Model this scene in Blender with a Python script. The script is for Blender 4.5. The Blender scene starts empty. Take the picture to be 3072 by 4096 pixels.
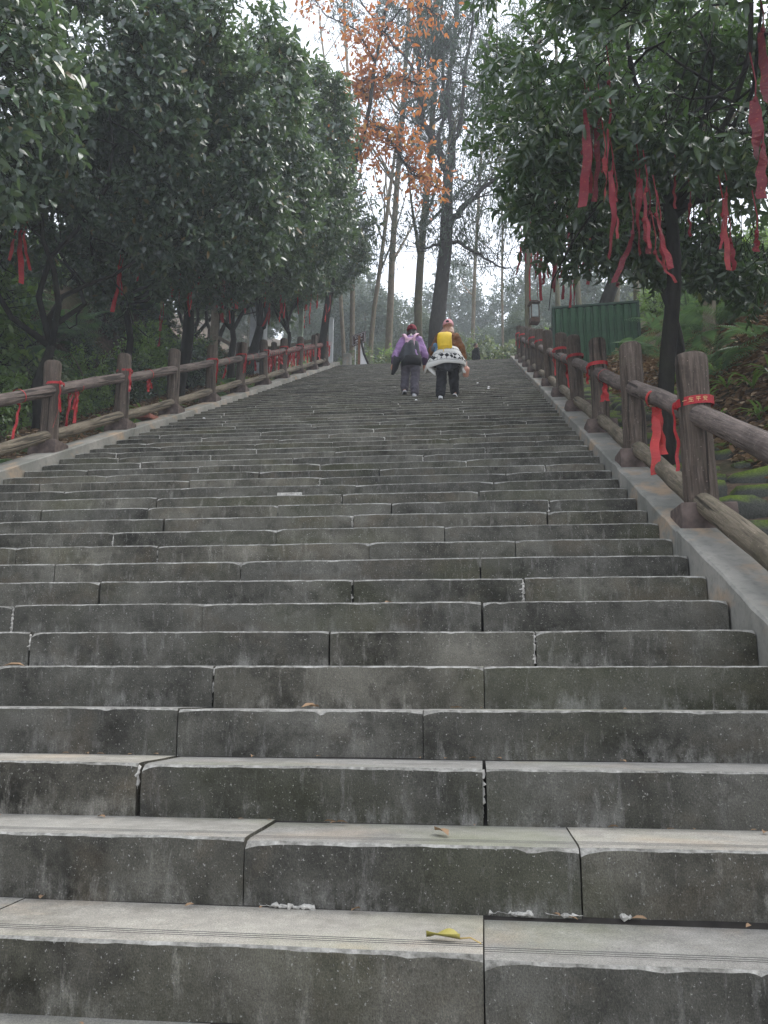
import bpy, bmesh, math, random
import numpy as np
from mathutils import Vector, Matrix
random.seed(7); rng = np.random.default_rng(11)
SC = bpy.context.scene
COL = SC.collection
R = math.radians
# ------------------------------------------------------------------ camera
# world: stairs climb towards +Y, X to the right, Z up; the camera stands over the stairs at (0,0,1.5)
PITCH, YAW, ROLL, FPX = 0.21652295, 0.11368616, 0.0055548, 3400.0
CAM = np.array([0.0, 0.0, 1.5])
_F = np.array([-math.sin(YAW)*math.cos(PITCH), math.cos(YAW)*math.cos(PITCH), math.sin(PITCH)])
_A = np.array([math.cos(YAW), math.sin(YAW), 0.0]); _U = np.cross(_A, _F)
_R2 = math.cos(ROLL)*_A + math.sin(ROLL)*_U; _U2 = -math.sin(ROLL)*_A + math.cos(ROLL)*_U
cam = bpy.data.cameras.new('camera'); camo = bpy.data.objects.new('camera', cam); COL.objects.link(camo)
M = Matrix.Identity(4)
for i in range(3):
    M[i][0], M[i][1], M[i][2], M[i][3] = _R2[i], _U2[i], -_F[i], CAM[i]
camo.matrix_world = M
cam.sensor_fit = 'VERTICAL'; cam.sensor_height = 36.0; cam.lens = FPX/4096*36.0
cam.clip_start = 0.05; cam.clip_end = 2000
SC.camera = camo
# ------------------------------------------------------------------ sky and sun (overcast)
SUN_EL, SUN_AZ = R(56), R(52)          # azimuth from +Y towards +X
w = bpy.data.worlds.new('World'); SC.world = w; w.use_nodes = True
nt = w.node_tree; nt.nodes.clear()
out = nt.nodes.new('ShaderNodeOutputWorld'); bg = nt.nodes.new('ShaderNodeBackground')
sky = nt.nodes.new('ShaderNodeTexSky'); sky.sky_type = 'NISHITA'; sky.sun_disc = False
sky.sun_elevation = SUN_EL; sky.sun_rotation = SUN_AZ; sky.air_density = 1.0; sky.dust_density = 4.0; sky.ozone_density = 1.0
mx = nt.nodes.new('ShaderNodeMixRGB'); mx.inputs[0].default_value = 0.82
mx.inputs[2].default_value = (10.0, 10.6, 11.8, 1)       # the even cloud layer over the blue sky
nt.links.new(sky.outputs[0], mx.inputs[1]); nt.links.new(mx.outputs[0], bg.inputs[0])
bg.inputs[1].default_value = 0.066; nt.links.new(bg.outputs[0], out.inputs[0])
sl = bpy.data.lights.new('sun', 'SUN'); sl.energy = 1.5; sl.angle = R(50); sl.color = (1, .97, .92)
so = bpy.data.objects.new('sun', sl); COL.objects.link(so)
_sd = Vector((math.sin(SUN_AZ)*math.cos(SUN_EL), math.cos(SUN_AZ)*math.cos(SUN_EL), math.sin(SUN_EL)))
so.rotation_euler = _sd.to_track_quat('Z', 'Y').to_euler()
SC.view_settings.view_transform = 'Standard'; SC.view_settings.look = 'None'
SC.view_settings.exposure = 1.55; SC.view_settings.gamma = 1.0; SC.view_settings.use_curve_mapping = False
SC.render.engine = 'CYCLES'
cy = SC.cycles
cy.use_denoising = True; cy.max_bounces = 6; cy.diffuse_bounces = 4; cy.glossy_bounces = 2
cy.transmission_bounces = 3; cy.transparent_max_bounces = 4; cy.volume_bounces = 1; cy.sample_clamp_indirect = 6
# ------------------------------------------------------------------ stair measures and pixel helpers
TRD, RIS, NOS_Y, NOS_Z = 0.3627, 0.16982, 2.0487, 1.5-0.54764      # tread, riser, first nosing
XL, XR = -4.7837, 1.1838                                           # stair edges
KTOP = 70
YTOP = NOS_Y + KTOP*TRD; ZTOP = NOS_Z + KTOP*RIS
SLOPE = RIS/TRD
def line(y): return NOS_Z + (y-NOS_Y)*SLOPE
def ray(x, y): return _F + _R2*(x-1536)/FPX - _U2*(y-2048)/FPX
def atX(x, y, X): d = ray(x, y); return CAM + d*(X/d[0])
def atY(x, y, Y): d = ray(x, y); return CAM + d*(Y/d[1])
# ------------------------------------------------------------------ mesh helpers
class MB:
    """collects quads and triangles, builds one mesh object"""
    def __init__(s): s.v = []; s.f = []; s.mi = []; s.n = 0
    def add(s, V, F, m=0):
        V = np.asarray(V, float).reshape(-1, 3); s.v.append(V)
        for q in F: s.f.append(tuple(int(i)+s.n for i in q)); s.mi.append(m)
        s.n += len(V); return s
    def box(s, c, d, rot=None, m=0, taper=1.0):
        c = np.array(c, float); d = np.array(d, float)/2
        V = np.array([[x, y, z] for z in (-1, 1) for y in (-1, 1) for x in (-1, 1)], float)
        V[4:, :2] *= taper
        V *= d
        if rot is not None: V = V @ np.array(rot).T
        return s.add(V+c, [(0,2,3,1),(4,5,7,6),(0,1,5,4),(2,6,7,3),(0,4,6,2),(1,3,7,5)], m)
    def tube(s, P, r, n=8, m=0, cap=True, flat=1.0, jit=0.0):
        P = np.asarray(P, float); k = len(P)
        r = np.broadcast_to(np.asarray(r, float), (k,))
        T = np.gradient(P, axis=0); T /= np.linalg.norm(T, axis=1)[:, None]+1e-9
        ref = np.array([0, 0, 1.0]) if abs(T[0][2]) < .9 else np.array([1.0, 0, 0])
        V = []
        a = np.arange(n)/n*2*math.pi
        for i in range(k):
            u = np.cross(T[i], ref); u /= np.linalg.norm(u)+1e-9; v = np.cross(T[i], u); ref = -np.cross(T[i], u) if False else ref
            rr = r[i]*(1+(rng.random(n)-.5)*jit) if jit else r[i]
            V.append(P[i] + (np.cos(a)*rr)[:, None]*u + (np.sin(a)*rr*flat)[:, None]*v)
        V = np.concatenate(V)
        F = [(i*n+j, i*n+(j+1) % n, (i+1)*n+(j+1) % n, (i+1)*n+j) for i in range(k-1) for j in range(n)]
        if cap: F += [tuple(range(n-1, -1, -1)), tuple(range((k-1)*n, k*n))]
        return s.add(V, F, m)
    def lathe(s, prof, n=12, c=(0, 0, 0), m=0, jit=0.0):
        V = []; a = np.arange(n)/n*2*math.pi
        for (rr, z) in prof:
            q = rr*(1+(rng.random(n)-.5)*jit)
            V.append(np.stack([np.cos(a)*q, np.sin(a)*q, np.full(n, z)], 1))
        V = np.concatenate(V)+np.array(c); k = len(prof)
        F = [(i*n+j, i*n+(j+1) % n, (i+1)*n+(j+1) % n, (i+1)*n+j) for i in range(k-1) for j in range(n)]
        F += [tuple(range(n-1, -1, -1)), tuple(range((k-1)*n, k*n))]
        return s.add(V, F, m)
    def ball(s, c, r, n=10, m=0, rot=None):
        r = np.broadcast_to(np.asarray(r, float), (3,)); h = n//2+1
        V = []
        for i in range(h+1):
            t = math.pi*i/h
            for j in range(n):
                a = 2*math.pi*j/n; V.append((math.sin(t)*math.cos(a), math.sin(t)*math.sin(a), math.cos(t)))
        V = np.array(V)*r
        if rot is not None: V = V @ np.array(rot).T
        F = [(i*n+j, (i+1)*n+j, (i+1)*n+(j+1) % n, i*n+(j+1) % n) for i in range(h) for j in range(n)]
        return s.add(V+np.array(c, float), F, m)
    def mesh(s, name, mats, smooth=False):
        me = bpy.data.meshes.new(name)
        me.from_pydata(np.concatenate(s.v).tolist(), [], s.f)
        for mm in (mats if isinstance(mats, (list, tuple)) else [mats]): me.materials.append(mm)
        if len(me.materials) > 1: me.polygons.foreach_set('material_index', s.mi)
        if smooth: me.polygons.foreach_set('use_smooth', [True]*len(me.polygons))
        me.update(); return me
    def build(s, name, mats, parent=None, smooth=False, loc=None):
        return put(name, s.mesh(name, mats, smooth), parent, loc)
def put(name, me, parent=None, loc=None, rot=None, scale=None):
    o = bpy.data.objects.new(name, me); COL.objects.link(o)
    if parent is not None: o.parent = parent
    if loc is not None: o.location = loc
    if rot is not None: o.rotation_euler = rot
    if scale is not None: o.scale = (scale,)*3 if np.isscalar(scale) else scale
    return o
def fastmesh(name, V, F, mats, mi=None, smooth=False):
    """V (n,3), F (m,3) or (m,4) numpy arrays"""
    me = bpy.data.meshes.new(name); V = np.ascontiguousarray(V, np.float32); F = np.ascontiguousarray(F, np.int32)
    m, k = F.shape
    me.vertices.add(len(V)); me.vertices.foreach_set('co', V.ravel())
    me.loops.add(m*k); me.loops.foreach_set('vertex_index', F.ravel())
    me.polygons.add(m); me.polygons.foreach_set('loop_start', np.arange(0, m*k, k, dtype=np.int32))
    me.polygons.foreach_set('loop_total', np.full(m, k, np.int32))
    for mm in (mats if isinstance(mats, (list, tuple)) else [mats]): me.materials.append(mm)
    if mi is not None: me.polygons.foreach_set('material_index', np.ascontiguousarray(mi, np.int32))
    if smooth: me.polygons.foreach_set('use_smooth', np.ones(m, bool))
    me.update(calc_edges=True); return me
def tag(o, label=None, cat=None, group=None, kind=None):
    if label: o['label'] = label
    if cat: o['category'] = cat
    if group: o['group'] = group
    if kind: o['kind'] = kind
    return o
def thing(name, label, cat, loc=(0, 0, 0), rz=0.0, group=None):
    o = put(name, None, None, loc, (0, 0, rz)); o.empty_display_size = .2
    return tag(o, label, cat, group)
def copy_tree(o, parent=None):
    c = o.copy(); COL.objects.link(c); c.parent = parent
    for ch in list(o.children): copy_tree(ch, c)
    return c
def sines(x, y, f=1.0, seed=0):
    a = np.sin(x*1.7*f+seed)+np.sin(y*1.3*f+seed*2.1)+np.sin((x+y)*.9*f+seed*.7)+np.sin((x*.6-y*1.1)*f*1.6+seed*1.9)
    return a/4
# ------------------------------------------------------------------ materials
def rgb(c): return (c[0], c[1], c[2], 1)
class NT:
    def __init__(s, name):
        s.m = bpy.data.materials.new(name); s.m.use_nodes = True; s.t = s.m.node_tree
        s.b = s.t.nodes['Principled BSDF']; s.o = s.t.nodes['Material Output']
    def n(s, typ, **kw):
        q = s.t.nodes.new(typ)
        for k, v in kw.items(): setattr(q, k, v)
        return q
    def l(s, a, b): s.t.links.new(a, b); return s
    def coord(s, kind='Object', scale=(1, 1, 1)):
        tc = s.n('ShaderNodeTexCoord'); mp = s.n('ShaderNodeMapping'); mp.inputs['Scale'].default_value = scale
        s.l(tc.outputs[kind], mp.inputs[0]); return mp.outputs[0]
    def world(s, scale=(1, 1, 1)):
        g = s.n('ShaderNodeNewGeometry'); mp = s.n('ShaderNodeMapping'); mp.inputs['Scale'].default_value = scale
        s.l(g.outputs['Position'], mp.inputs[0]); return mp.outputs[0]
    def noise(s, vec, scale, detail=4, rough=.6, dist=0.0):
        q = s.n('ShaderNodeTexNoise'); q.inputs['Scale'].default_value = scale; q.inputs['Detail'].default_value = detail
        q.inputs['Roughness'].default_value = rough; q.inputs['Distortion'].default_value = dist
        if vec is not None: s.l(vec, q.inputs['Vector'])
        return q.outputs[0]
    def ramp(s, fac, stops, interp='LINEAR'):
        q = s.n('ShaderNodeValToRGB'); q.color_ramp.interpolation = interp; e = q.color_ramp.elements
        e[0].position, e[0].color = stops[0][0], rgb(stops[0][1]); e[1].position, e[1].color = stops[-1][0], rgb(stops[-1][1])
        for p, c in stops[1:-1]: x = e.new(p); x.color = rgb(c)
        s.l(fac, q.inputs[0]); return q.outputs[0]
    def mix(s, fac, a, b, mode='MIX'):
        q = s.n('ShaderNodeMixRGB', blend_type=mode)
        for sock, v in zip(q.inputs, (fac, a, b)):
            if hasattr(v, 'is_linked'): s.l(v, sock)
            elif isinstance(v, (int, float)): sock.default_value = v
            else: sock.default_value = rgb(v)
        return q.outputs[0]
    def val(s, fac, lo, hi, a=0.0, b=1.0):
        q = s.n('ShaderNodeMapRange'); q.inputs[1].default_value, q.inputs[2].default_value = lo, hi
        q.inputs[3].default_value, q.inputs[4].default_value = a, b; s.l(fac, q.inputs[0]); return q.outputs[0]
    def bump(s, h, strength=.3, dist=.01):
        q = s.n('ShaderNodeBump'); q.inputs['Strength'].default_value = strength; q.inputs['Distance'].default_value = dist
        s.l(h, q.inputs['Height']); s.l(q.outputs[0], s.b.inputs['Normal']); return s
    def col(s, c):
        if hasattr(c, 'is_linked'): s.l(c, s.b.inputs['Base Color'])
        else: s.b.inputs['Base Color'].default_value = rgb(c)
        return s
    def rough(s, r, spec=.5):
        s.b.inputs['Roughness'].default_value = r; s.b.inputs['Specular IOR Level'].default_value = spec; return s
def plain(name, c, r=.8, var=.25, scale=30, spec=.3, bump=0.0):
    t = NT(name); nz = t.noise(t.coord(), scale)
    t.col(t.mix(t.val(nz, .3, .7), [x*(1-var*1.2) for x in c], [min(1, x*(1+var)) for x in c])).rough(r, spec)
    if bump: t.bump(nz, bump)
    return t.m
def stone_mat(name, dark, mid, light, speck, streak, face=False):
    t = NT(name); g = t.world(); oi = t.n('ShaderNodeObjectInfo')
    a = t.noise(g, 1.7, 7, .68); b = t.noise(g, 11, 7, .72); c = t.noise(t.world((1, 1, .22)), 26, 6, .75)
    base = t.ramp(a, [(.33, dark), (.5, mid), (.68, light)])
    base = t.mix(t.val(b, .42, .66, 0, .6), base, [x*1.55 for x in mid])
    base = t.mix(t.val(t.noise(g, 4.7, 5, .7), .54, .66, 0, .55), base, dark)           # damp dark blotches
    warm = t.noise(g, 2.9, 4, .6, .4)
    base = t.mix(t.val(warm, .55, .7, 0, .5), base, (mid[0]*1.5, mid[1]*1.3, mid[2]*1.12))
    algae = t.noise(g, 1.3, 4, .55)
    base = t.mix(t.val(algae, .5, .68, 0, .35), base, (mid[0]*.95, mid[1]*1.05, mid[2]*.6))
    if face:                                                                              # lime crust that crept up from the foot of the stone
        oc = t.coord('Object'); sx = t.n('ShaderNodeSeparateXYZ'); t.l(oc, sx.inputs[0])
        foot = t.val(sx.outputs[2], .0, .085, 1, 0); mm = t.n('ShaderNodeMath', operation='MULTIPLY'); t.l(foot, mm.inputs[0]); t.l(t.val(t.mix(.5, c, b), .46, .6), mm.inputs[1])
        m2 = t.n('ShaderNodeMath', operation='MULTIPLY'); t.l(mm.outputs[0], m2.inputs[0]); t.l(t.val(t.noise(g, 2.2, 4, .6), .44, .6, .1, .8), m2.inputs[1])
        base = t.mix(m2.outputs[0], base, streak)
    base = t.mix(t.val(c, .56, .72, 0, .4), base, streak)                                # run-down lime streaks
    tint = t.ramp(oi.outputs['Random'], [(0, (.84, .845, .86)), (.5, (1, 1, .99)), (1, (1.18, 1.15, 1.1))])
    base = t.mix(1.0, base, tint, 'MULTIPLY')
    fine = t.noise(g, 120, 3, .65)
    base = t.mix(t.val(fine, .64, .70, 0, speck), base, streak)                          # pale lichen specks
    grain = t.noise(t.world((1.3, 1, .8)), 240, 4, .8)
    base = t.mix(1.0, base, t.ramp(grain, [(.3, (.55, .55, .55)), (.5, (1, 1, 1)), (.72, (1.6, 1.58, 1.5))]), 'MULTIPLY')     # pitted, tooled grain
    t.col(base).rough(.9, .15).bump(t.mix(.55, b, t.mix(.5, fine, grain)), 1.0, .012)
    return t.m
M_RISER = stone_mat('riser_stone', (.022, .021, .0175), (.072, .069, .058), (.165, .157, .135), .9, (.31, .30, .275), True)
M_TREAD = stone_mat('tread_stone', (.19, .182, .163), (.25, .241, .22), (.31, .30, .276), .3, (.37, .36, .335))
def edge_mat():
    t = NT('worn_stone_edge'); g = t.world(); a = t.noise(g, 9, 5, .7); b = t.noise(g, 45, 4, .7)
    t.col(t.ramp(t.mix(.45, a, b), [(.38, (.085, .081, .07)), (.5, (.20, .193, .173)), (.62, (.34, .33, .30))])).rough(.9, .2).bump(b, .8, .008); return t.m
M_EDGE = edge_mat()
M_MORTAR = plain('pale_mortar', (.46, .44, .40), .95, .4, 45, .1, .8)
M_BED = plain('joint_dirt', (.03, .027, .024), 1, .3, 20, .1)
def concrete():
    t = NT('kerb_concrete'); g = t.world()
    a = t.noise(g, 1.6, 5, .6); b = t.noise(g, 22, 5, .65); c = t.noise(t.world((1, .4, 1)), 3.3, 4, .6)
    base = t.ramp(a, [(.3, (.14, .142, .125)), (.5, (.23, .222, .198)), (.72, (.33, .312, .275))])
    base = t.mix(t.val(c, .52, .66, 0, .6), base, (.40, .27, .16))
    base = t.mix(t.val(b, .5, .75, 0, .5), base, (.10, .11, .095))
    t.col(base).rough(.9, .2).bump(b, .4, .008); return t.m
M_CONC = concrete()
def logwood(name, dark, mid, light, moss):
    t = NT(name); v = t.coord('Object', (1, 1, .07)); oi = t.n('ShaderNodeObjectInfo')
    add = t.n('ShaderNodeVectorMath'); t.l(v, add.inputs[0]); t.l(oi.outputs['Random'], add.inputs[1])
    g = t.noise(add.outputs[0], 42, 6, .7, .6); p = t.noise(t.coord(), 6, 4, .6); q = t.noise(t.coord(), 60, 3, .6)
    base = t.ramp(g, [(.3, dark), (.52, mid), (.75, light)])
    base = t.mix(t.val(p, .55, .75, 0, .6), base, moss)
    base = t.mix(t.val(q, .64, .72, 0, .6), base, [x*1.9 for x in light])
    base = t.mix(t.val(t.noise(t.coord(), 2.3, 5, .7), .5, .62, 0, .55), base, dark)
    ck = t.noise(t.coord('Object', (1, 1, .035)), 26, 3, .5, .8)
    base = t.mix(t.val(ck, .60, .66, 0, .85), base, [x*.35 for x in dark])                   # drying cracks along the grain
    t.col(base).rough(.85, .2).bump(t.mix(.5, g, t.val(ck, .56, .68, 1, 0)), 1.0, .018); return t.m
M_POST = logwood('log_post', (.03, .023, .018), (.082, .063, .05), (.16, .127, .102), (.10, .09, .06))
M_RAIL = logwood('log_rail', (.045, .036, .032), (.125, .099, .086), (.235, .19, .165), (.16, .13, .105))
M_RAILLOW = logwood('log_rail_weathered', (.06, .05, .036), (.15, .125, .09), (.24, .20, .15), (.12, .12, .06))
M_BLOCK = plain('brown_block', (.10, .076, .066), .9, .45, 12, .2, .5)
def ribbon_mat(name='red_ribbon_cloth', stops=[(0, (.27, .009, .015)), (.5, (.43, .016, .024)), (1, (.55, .055, .05))]):
    t = NT(name); v = t.coord('UV' if False else 'Generated', (1, 1, 1))
    oi = t.n('ShaderNodeObjectInfo')
    base = t.ramp(oi.outputs['Random'], stops)
    base = t.mix(t.val(t.noise(t.coord('Object'), 7, 3, .6), .4, .65, 0, .5), base, [x*.55 for x in stops[1][1]])
    g = t.noise(t.coord('Object'), 55, 2, .5); gold = t.val(g, .62, .68, 0, .35)
    t.col(t.mix(gold, base, (.62, .22, .07))).rough(.55, .4)
    tr = t.n('ShaderNodeBsdfTranslucent'); tr.inputs[0].default_value = (.4, .02, .03, 1)
    ms = t.n('ShaderNodeMixShader'); ms.inputs[0].default_value = .2
    t.l(t.b.outputs[0], ms.inputs[1]); t.l(tr.outputs[0], ms.inputs[2]); t.l(ms.outputs[0], t.o.inputs[0]); return t.m
M_RIB = ribbon_mat()
M_RIBT = ribbon_mat('shaded_red_ribbon', [(0, (.085, .006, .012)), (.5, (.17, .011, .02)), (.8, (.26, .025, .035)), (1, (.36, .06, .06))])  # darker copy of the ribbon red: canopy shade put into the colour
M_GOLD = plain('gold_print', (.55, .36, .16), .6, .2, 60)
def leaf_mat(name, stops, rough=.34, trans=.2, tcol=(.10, .22, .03), spec=.55):
    t = NT(name); g = t.n('ShaderNodeNewGeometry')
    base = t.ramp(g.outputs['Random Per Island'], stops)
    t.col(base).rough(rough, spec)
    tr = t.n('ShaderNodeBsdfTranslucent'); tr.inputs[0].default_value = rgb(tcol)
    ms = t.n('ShaderNodeMixShader'); ms.inputs[0].default_value = trans
    t.l(t.b.outputs[0], ms.inputs[1]); t.l(tr.outputs[0], ms.inputs[2]); t.l(ms.outputs[0], t.o.inputs[0]); return t.m
M_LEAF = leaf_mat('evergreen_leaf', [(0, (.018, .036, .026)), (.4, (.038, .068, .045)), (.8, (.066, .106, .062)), (.965, (.115, .165, .08)), (1, (.28, .17, .07))], .29, .24, (.15, .24, .08), 1.0)
M_LEAFR = leaf_mat('broad_evergreen_leaf', [(0, (.014, .028, .016)), (.5, (.028, .052, .025)), (.9, (.055, .095, .038)), (1, (.14, .16, .05))], .32, .22, (.13, .25, .05), .9)
M_FEATH = leaf_mat('narrow_leaf', [(0, (.014, .028, .024)), (.6, (.026, .044, .034)), (1, (.045, .07, .04))], .5, .15)
M_ORANGE = leaf_mat('autumn_leaf', [(0, (.2, .05, .02)), (.4, (.33, .10, .025)), (.8, (.42, .165, .03)), (1, (.46, .29, .06))], .6, .45, (.55, .19, .035))
M_HILL = leaf_mat('hill_leaf', [(0, (.075, .105, .09)), (.6, (.10, .135, .105)), (1, (.14, .17, .11))], .6, .3, (.16, .2, .13))  # greyed and lightened leaf green: mist haze put into the colour
M_HILLY = leaf_mat('pale_green_leaf', [(0, (.10, .135, .085)), (.6, (.145, .18, .105)), (.93, (.2, .23, .12)), (1, (.40, .38, .12))], .6, .3, (.22, .28, .12))  # light green leaf, greyed further to put mist haze into the colour
M_FERN = leaf_mat('fern_leaf', [(0, (.09, .16, .11)), (.6, (.14, .23, .145)), (1, (.2, .3, .13))], .4, .35, (.16, .28, .10))
M_SHRUB = leaf_mat('shrub_leaf', [(0, (.08, .14, .045)), (.6, (.14, .23, .07)), (1, (.24, .34, .10))], .35, .45, (.25, .4, .08), .8)
M_LITTER = leaf_mat('dry_leaf', [(0, (.11, .065, .04)), (.4, (.21, .13, .075)), (.8, (.34, .23, .14)), (1, (.46, .36, .24))], .8, .1, (.3, .2, .1), .2)
def bark(name, dark, light, moss=None):
    t = NT(name); v = t.coord('Object', (1, 1, .3)); a = t.noise(v, 14, 6, .7); b = t.noise(t.coord(), 3, 4, .6)
    base = t.ramp(a, [(.32, dark), (.7, light)])
    if moss: base = t.mix(t.val(b, .48, .68, 0, .7), base, moss)
    t.col(base).rough(.9, .2).bump(a, .8, .02); return t.m
M_BARK = bark('dark_bark', (.007, .006, .005), (.026, .023, .019), (.024, .026, .015))
M_BARKBIG = bark('grey_brown_bark', (.022, .020, .018), (.058, .052, .046))
M_BARKPALE = bark('pale_bark', (.13, .105, .08), (.26, .215, .16), (.15, .145, .08))
M_BARKMOSS = bark('mossy_bark', (.07, .065, .045), (.15, .135, .09), (.12, .125, .05))  # mossy bark, lightened to put mist fade into the colour
def soil():
    t = NT('soil'); g = t.world(); a = t.noise(g, .9, 5, .6); b = t.noise(g, 9, 6, .7)
    base = t.ramp(b, [(.3, (.03, .023, .017)), (.55, (.10, .072, .052)), (.75, (.21, .15, .10))])
    base = t.mix(t.val(a, .5, .65, 0, .6), base, (.035, .05, .016))
    t.col(base).rough(.95, .1).bump(b, .8, .05); return t.m
M_SOIL = soil()
def moss_stone():
    t = NT('mossy_stone'); g = t.world(); a = t.noise(g, 2.6, 4, .6); b = t.noise(g, 60, 4, .7)
    ge = t.n('ShaderNodeNewGeometry'); sx = t.n('ShaderNodeSeparateXYZ'); t.l(ge.outputs['Normal'], sx.inputs[0])
    up = t.val(sx.outputs[2], .35, .75)
    st = t.ramp(b, [(.3, (.035, .036, .032)), (.7, (.085, .085, .074))])
    ms = t.ramp(b, [(.3, (.05, .08, .014)), (.7, (.14, .185, .035))])
    mk = t.n('ShaderNodeMath', operation='MULTIPLY'); t.l(up, mk.inputs[0]); t.l(t.val(a, .36, .5), mk.inputs[1])
    t.col(t.mix(mk.outputs[0], st, ms)).rough(.95, .15).bump(b, .6, .02); return t.m
M_MOSS = moss_stone()
# ------------------------------------------------------------------ terrain
def ground_h(x, y):
    x = np.asarray(x, float); y = np.asarray(y, float)
    b = np.where(y < YTOP, line(y), ZTOP)
    hill = np.interp(y, [0, YTOP+5, 70, 120, 175, 220], [0, 0, 15.0, 34.0, 44.0, 44.0])
    b = b + hill
    sl = np.clip((-8.6-x)/2.6, 0, 1); sl = sl*sl*(3-2*sl)
    left = np.interp(-x, [5.0, 8.6, 60], [-.14, -.22, -.22]) + 2.9*sl*np.interp(y, [24, 30], [1, .25]) + np.clip(-10.4-x, 0, 22)*.42
    right = np.interp(x, [1.5, 2.6, 3.4, 4.6, 8, 60], [-.28, -.2, .42, 1.25, 3.2, 9])*np.interp(y, [20, 30], [1, .45])
    n = sines(x, y, 1.6, 1)*.12 + sines(x, y, 4.1, 3)*.05
    inside = (x > XL-.32) & (x < XR+.46)
    z = b + np.where(x < XL-.2, left+n*np.clip((-5.2-x)/1.5, 0, 1), np.where(x > XR+.3, right+n*np.clip((x-1.7)/1.0, 0, 1), np.where(y < YTOP, -.75, -.03)))
    z = np.where((y > YTOP) & inside, ZTOP-.03+hill, z)
    return z
def gh(x, y): return float(ground_h(np.array([x]), np.array([y]))[0])
xs = np.unique(np.concatenate([np.linspace(-90, -40, 10), np.linspace(-40, -14, 30), np.arange(-14, -5.0, .22), [XL-.34, XL-.3, XL-.2], np.linspace(XL-.1, XR+.1, 6), [XR+.3, XR+.42, XR+.48], np.arange(1.8, 6.5, .2), np.linspace(6.5, 30, 26), np.linspace(32, 90, 12)]))
ys = np.unique(np.concatenate([np.arange(-8, 32, .3), [YTOP-.02, YTOP+.02], np.linspace(32, 120, 60), np.linspace(125, 200, 12)]))
X, Y = np.meshgrid(xs, ys); Z = ground_h(X, Y)
V = np.stack([X.ravel(), Y.ravel(), Z.ravel()], 1); nx, ny = len(xs), len(ys)
I = (np.arange(ny-1)[:, None]*nx+np.arange(nx-1)[None]).ravel()
ground = put('ground', fastmesh('ground', V, np.stack([I, I+1, I+nx+1, I+nx], 1), M_SOIL, smooth=True))
tag(ground, kind='structure', label='dark soil slope and wooded hillside on both sides of the stairs')
# ------------------------------------------------------------------ the stone stairs
M_GROOVE = plain('worn_groove', (.10, .097, .09), .95, .3, 40, .1)
stairs = thing('stone_staircase', 'long wide flight of worn dark grey stone steps climbing the hill', 'staircase', (0, 0, 0))
def stone_mesh(L, seed, nx, groove, wear):
    rs = np.random.default_rng(seed)
    xs_ = np.linspace(-L/2, L/2, nx+1)
    wob = sum(np.sin(xs_*f+rs.random()*9)*a for f, a in ((3, .0009), (9, .0009), (23, .0009), (51, .0007), (110, .0005)))*wear
    for _ in range(rs.integers(0, 3) if L > .5 else 0):                       # bites knocked out of the edge
        c = rs.uniform(-L/2, L/2); wob = wob-np.exp(-((xs_-c)/rs.uniform(.008, .03))**2)*rs.uniform(.002, .009)*wear
    for e in (-L/2, L/2):
        wob = wob-np.exp(-np.abs(xs_-e)/.03)*rs.uniform(.001, .02)*wear
    wob = np.minimum(wob, .004); front = sum(np.sin(xs_*f+rs.random()*9)*a for f, a in ((4, .003), (13, .0018)))
    c = .0055+.003*rs.random()
    H = RIS
    prof = [(lambda i: (.008+front[i], -.012, 0)), (lambda i: (front[i], H*.5, 0)), (lambda i: (front[i], H-c+wob[i], 0)),
            (lambda i: (front[i]+c-wob[i]*.9, H+wob[i]*.25, 1))]
    ty = [(.055, 0, 2)]
    if groove:
        for g in range(4): y0 = .05+g*.016; ty += [(y0, 0, 2), (y0+.003, -.004, 3), (y0+.006, 0, 3)]
    ty += [(TRD*.6, -.001, 2), (TRD+.03, .0, 2)]
    for (yy, dz, m) in ty: prof.append(lambda i, yy=yy, dz=dz, m=m: (yy, H+dz, m))
    P = len(prof); V = np.zeros((nx+1, P, 3))
    for i in range(nx+1):
        for j, f in enumerate(prof):
            yy, zz, _ = f(i); V[i, j] = (xs_[i], yy, zz)
    F = []; mi = []
    for i in range(nx):
        for j in range(P-1):
            a = i*P+j; F.append((a, a+P, a+P+1, a+1)); mi.append({0: 0, 1: 1, 2: 2, 3: 3}[prof[j+1](0)[2]])
    F.append(tuple(range(P-1, -1, -1))) ; mi.append(0)
    F.append(tuple(nx*P+j for j in range(P))); mi.append(0)
    mb = MB(); mb.v = [V.reshape(-1, 3)]; mb.f = [tuple(int(q) for q in f) for f in F]; mb.mi = mi; mb.n = len(V)
    # ends need a foot at the back so the end caps are whole
    return mb
JOINTS = {-1: [-.62, .55], 0: [-1.28, -.008], 1: [-.655, .246], 2: [-1.114, .006], 3: [-1.123, -.213], 4: [-1.108, .009]}
for k_, yp, px in ((5, 2590, (120, 1315, 2142)), (6, 2472, (809, 1926)), (7, 2380, (398, 1407, 2098)), (8, 2287, (217, 963, 1920)), (9, 2213, (65, 630, 1478, 2061)), (10, 2152, (454, 1107, 1778))):
    JOINTS[k_] = [float(atY(p_, yp, NOS_Y+k_*TRD)[0]) for p_ in px]
n_stones = 0; far_mb = MB(); joints_at = []
rj = random.Random(5)
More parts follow.
